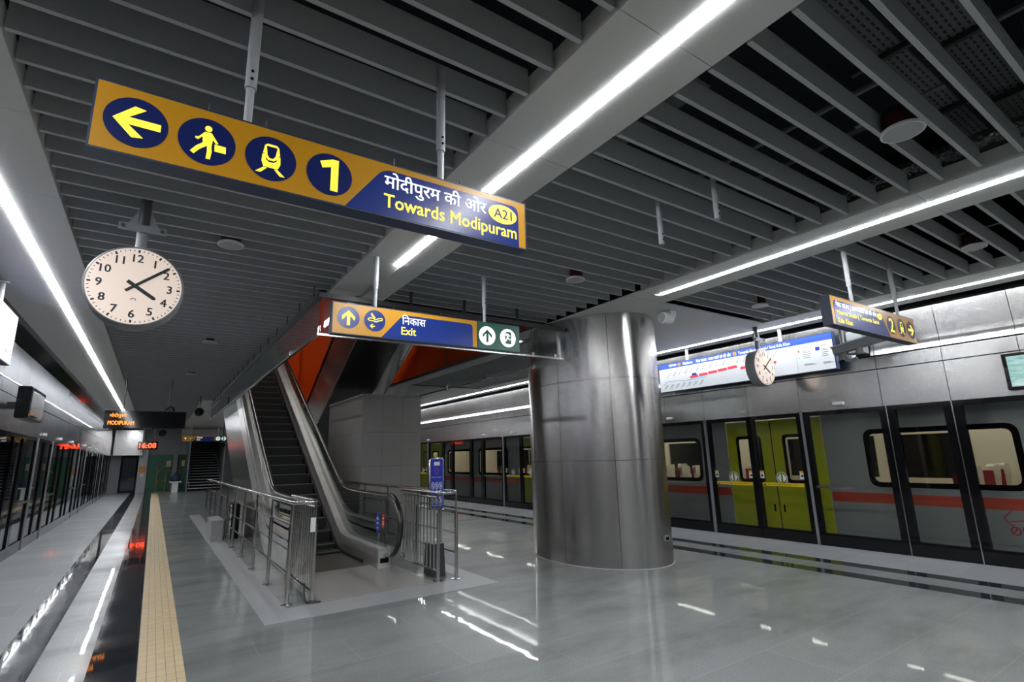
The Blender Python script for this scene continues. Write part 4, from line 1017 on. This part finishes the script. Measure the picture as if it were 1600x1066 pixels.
body.prism([(TX,2.45),(TX+0.05,2.45),(TX+0.5,2.95),(TX+0.45,3.0),(TX+0.08,2.75)],'xz',TY0,TY1)
body.prism([(TX,-0.2),(TX+0.05,-0.2),(TX+0.2,-0.9),(TX+0.15,-0.9)],'xz',TY0,TY1)
body.box(TX+0.45,12.4,TY0,TY1,2.95,3.0).box(TX,12.9,TY0-0.04,TY0,-0.9,2.9).box(TX,12.9,TY1,TY1+0.04,-0.9,2.9)
body.build('body_shell', M['train'], tr)
inn = MB().box(TX+0.06,12.7,TY0,TY1,-0.1,-0.04).box(12.65,12.7,TY0,TY1,-0.04,0.95).box(12.65,12.7,TY0,TY1,1.8,2.4).box(TX+0.06,12.7,TY0,TY1,2.4,2.45)
y = TY0
while y < TY1: inn.box(12.65,12.7,y,y+0.75,0.95,1.8); y += 2.6
inn.build('inner_lining', M['beige'], tr)
MB().box(12.71,12.73,TY0,TY1,-0.9,2.9).build('far_side_window_band', M['black'], tr)
for (a, b) in ((10.6,10.75),(11.9,12.05)): MB().box(a,b,TY0+0.3,TY1-0.3,2.385,2.4).build('ceiling_lamp', M['trainlight'], tr)
for a, b in WIN:
    fo = rounded_panel([(-b-0.06,0.93),(-a+0.06,0.93),(-a+0.06,1.87),(-b-0.06,1.87)],(0,1,2,3),0.16)
    fi = rounded_panel([(-b+0.02,1.01),(-a-0.02,1.01),(-a-0.02,1.79),(-b+0.02,1.79)],(0,1,2,3),0.1)
    FT = Face((TX-0.002,0,0),(0,-1,0)); mb = MB(); n = len(fo)
    FT.polys(mb,[[fo[i],fo[(i+1)%n],fi[(i+1)%n],fi[i]] for i in range(n)],-0.004,0.004)
    wf = mb.build('window_frame', M['black'], tr)
    MB().box(TX+0.012,TX+0.02,a,b,1.0,1.8).build('window_glass', M['trainglass'], wf)
segs = []; cur = TY0
for a, b in DRS: segs.append((cur,a-0.02)); cur = b+0.02
segs.append((cur,TY1))
for a, b in segs: MB().box(TX-0.003,TX,a,b,0.67,0.83).build('red_band', M['trainred'], tr)
for a, b in DRS:
    m_ = (a+b)/2
    for p, q in ((a+0.012,m_-0.012),(m_+0.012,b-0.012)):
        wl, wr = (p+q)/2-0.26, (p+q)/2+0.26
        dm = MB().box(TX+0.004,TX+0.03,p,q,0.03,0.96).box(TX+0.004,TX+0.03,p,q,1.84,2.14).box(TX+0.004,TX+0.03,p,wl,0.96,1.84).box(TX+0.004,TX+0.03,wr,q,0.96,1.84).build('door_leaf', M['lime'], tr)
        FT = Face((TX+0.004,0,0),(0,-1,0)); mb = MB()
        fo = rounded_panel([(-wr-0.01,0.95),(-wl+0.01,0.95),(-wl+0.01,1.85),(-wr-0.01,1.85)],(0,1,2,3),0.08)
        fi = rounded_panel([(-wr+0.05,1.01),(-wl-0.05,1.01),(-wl-0.05,1.79),(-wr+0.05,1.79)],(0,1,2,3),0.05)
        n = len(fo); FT.polys(mb,[[fo[i],fo[(i+1)%n],fi[(i+1)%n],fi[i]] for i in range(n)],0,0.006)
        mb.build('window_rim', M['black'], dm)
        MB().box(TX+0.014,TX+0.02,wl,wr,0.96,1.84).build('door_glass', M['trainglass'], dm)
        hx = q-0.08 if q < m_ else p+0.08
        MB().box(TX-0.002,TX+0.004,hx-0.015,hx+0.015,0.42,0.55).build('handle_recess', M['black'], dm)
    MB().box(TX+0.012,TX+0.028,m_-0.016,m_+0.016,0.03,2.14).build('door_seal', M['blackmat'], tr)
# swirl emblem on the body near the right photo edge
mb = MB(); E_ = lambda u, v: (TX-0.004, 2.3-u, 0.5+v)
def curve(f, n=24): return [E_(*f(i/n)) for i in range(n+1)]
mb.tube(curve(lambda t:(-0.16+0.05*math.sin(7*t),-0.14+0.3*t)),0.009,6)
mb.tube(curve(lambda t:(0.02+0.06*math.cos(6.3*t+0.5),-0.08+0.06*math.sin(6.3*t+0.5))),0.009,6)
mb.tube(curve(lambda t:(-0.16+0.5*t,0.02+0.02*math.sin(5*t))),0.009,6)
mb.tube(curve(lambda t:(-0.12+0.05*math.cos(6.3*t),-0.1+0.05*math.sin(6.3*t))),0.009,6)
mb.tube(curve(lambda t:(0.08+0.03*math.sin(6*t),-0.16+0.32*t)),0.009,6)
mb.build('swirl_emblem', M['stickred'], tr, True)
def seat(yc, xc, face):
    s = MB().rbox(xc-0.22,xc+0.22,yc-0.22,yc+0.22,0.32,0.42,0.03).build('seat', M['seat'], tr)
    yb = yc-face*0.24; MB().prism([(yb-0.05,0.42),(yb+0.05,0.42),(yb+0.04-face*0.07,1.05),(yb-0.04-face*0.07,1.05)],'yz',xc-0.21,xc+0.21).build('seat_back', M['seat'], s)
    MB().rbox(xc-0.15,xc+0.15,yb-0.05-face*0.08,yb+0.05-face*0.08,1.03,1.24,0.03).build('headrest', M['seat'], s)
    MB().box(xc-0.235,xc-0.22,yb-0.07-face*0.06,yb+0.07-face*0.06,0.35,1.15).build('seat_side', M['seatred'], s)
    MB().box(xc-0.05,xc+0.05,yc-0.05,yc+0.05,-0.04,0.32).build('pedestal', M['midgrey'], s)
for a, b in WIN[:5]:
    m_ = (a+b)/2
    for yc, fc in ((m_-0.75,1),(m_+0.15,1)):
        for xc in (10.35,10.85,11.75,12.3): seat(yc, xc, fc)
for d in DC:
    for yy in (d-1.15, d+1.15):
        if TY0 < yy < TY1: MB().prism([(11.5,-0.04),(12.6,-0.04),(12.6,2.3),(11.9,2.3),(11.6,1.9)],'xz',yy-0.02,yy+0.02).build('vestibule_screen', M['beige'], tr)
        if TY0 < yy < TY1: MB().tube([(10.5,yy,-0.04),(10.5,yy,2.4)],0.018,8).build('grab_pole', M['rail'], tr, True)

# ================================================================== FAR END OF THE PLATFORM
YD = YE
f = struct('door_glazed_end', MB().box(-1.6,-1.5,YD-0.05,YD+0.05,0,2.13).box(-0.85,-0.75,YD-0.05,YD+0.05,0,2.13).box(-1.5,-0.85,YD-0.05,YD+0.05,2.0,2.13).box(-1.5,-0.85,YD-0.05,YD+0.05,0,0.15), M['black'])
MB().box(-1.5,-0.85,YD-0.01,YD+0.01,0.15,2.0).build('glass_pane', M['glass'], f)
struct('wall_end_fascia', MB().box(-2.0,-0.6,YD-0.7,YD-0.66,2.15,3.6), M['fascia'])
struct('trim_end_column', MB().box(-0.74,-0.3,YD-0.35,YD,0,2.9), M['greypaint'])
struct('trim_end_pillar', MB().box(0.98,1.22,YD-0.4,YD,0,2.3), M['midgrey'])
for i, (a, b) in enumerate(((-0.28,0.96),(1.24,1.68))):
    f = struct('door_green_%d' % (i+1), MB().box(a,b,YD-0.08,YD,0.0,2.15), M['greendoor'])
    MB().box(b-0.3 if i == 0 else a+0.2,b-0.06 if i == 0 else a+0.36,YD-0.09,YD-0.08,1.45,1.8).build('door_notice', M['beige'], f)
t = thing('call_point', 'orange emergency call poster and white call point on the far grey column', 'call point', (-0.5,YD-0.36,0.9))
MB().box(-0.7,-0.36,YD-0.37,YD-0.35,1.15,1.5).build('poster', mat('orange poster',(0.6,0.25,0.05),0.5), t)
MB().rbox(-0.6,-0.45,YD-0.42,YD-0.35,0.92,1.06,0.02).build('handset', M['white'], t)
t = thing('yellow_pipe_frame', 'yellow pipes bent in a frame before the far green doors', 'pipe', (0.5,YD-0.2,0))
yp = YD-0.22
for pts in ([(0.25,yp,0),(0.25,yp,1.1),(0.9,yp,1.75)],[(0.25,yp,0.6),(0.7,yp,0.6)],[(0.7,yp,0),(0.7,yp,1.2),(1.3,yp,1.2)],[(0.25,yp,1.1),(0.25,yp,1.5)],[(1.35,yp,1.0),(1.35,yp,2.1)]):
    MB().tube(pts,0.025,8).build('pipe', M['yellowpipe'], t, True)
t = thing('pedestal', 'white pedestal with a flat top before the far green doors', 'pedestal', (1.15,36.8,0))
MB().box(1.0,1.3,36.65,36.95,0,0.55).build('base', M['white'], t); MB().rbox(0.85,1.45,36.55,37.05,0.55,0.61,0.01).build('top', M['white'], t)
t = thing('bag', 'dark blue bag lying on the white pedestal far away', 'bag', (1.15,36.8,0.61))
MB().lathe([(0.2,0),(0.26,0.08),(0.24,0.22),(0.13,0.36),(0.05,0.42)],(1.15,36.8,0.61),n=16).build('bag_body', mat('dark blue fabric',(0.01,0.015,0.06),0.7), t, True)
MB().tube([(1.07,36.8,1.0),(1.1,36.8,1.12),(1.2,36.8,1.12),(1.23,36.8,1.0)],0.015,6).build('strap', M['blackmat'], t)
fs = thing('far_stairs', 'distant grey stairs rising at the far end of the platform', 'stairs', (2.6,37,0))
for i in range(17):
    MB().box(1.8,3.5,37.2+0.3*i,37.2+0.3*(i+1)+0.02,0.165*i,0.165*(i+1)-0.045).build('riser', M['black'], fs)
    MB().box(1.8,3.5,37.17+0.3*i,37.2+0.3*(i+1)+0.02,0.165*(i+1)-0.045,0.165*(i+1)).build('tread', M['greypaint'], fs)
for x in (1.86,3.44):
    MB().tube([(x,37.1,0.95),(x,37.3,1.0),(x,42.2,3.7)],0.025,8).build('handrail', M['rail'], fs, True)
    for k in range(4): MB().tube([(x,37.3+1.5*k,0.165+0.82*k),(x,37.3+1.5*k,1.0+0.82*k)],0.02,8).build('handrail_post', M['rail'], fs, True)
struct('wall_stair_side', MB().box(3.52,3.6,36.9,YE+4.9,0,3.6).box(1.69,1.76,37.0,YE+4.9,0,3.6), M['midgrey'])
struct('trim_stair_header', MB().box(1.2,3.6,36.75,36.8,3.2,3.6), M['fascia'])
tag(MB().tube([(5.55,37.6,0),(5.55,37.6,ZC)],0.45,24).build('round_column', M['column'], None, True), 'distant round steel column behind the granite block', 'column')
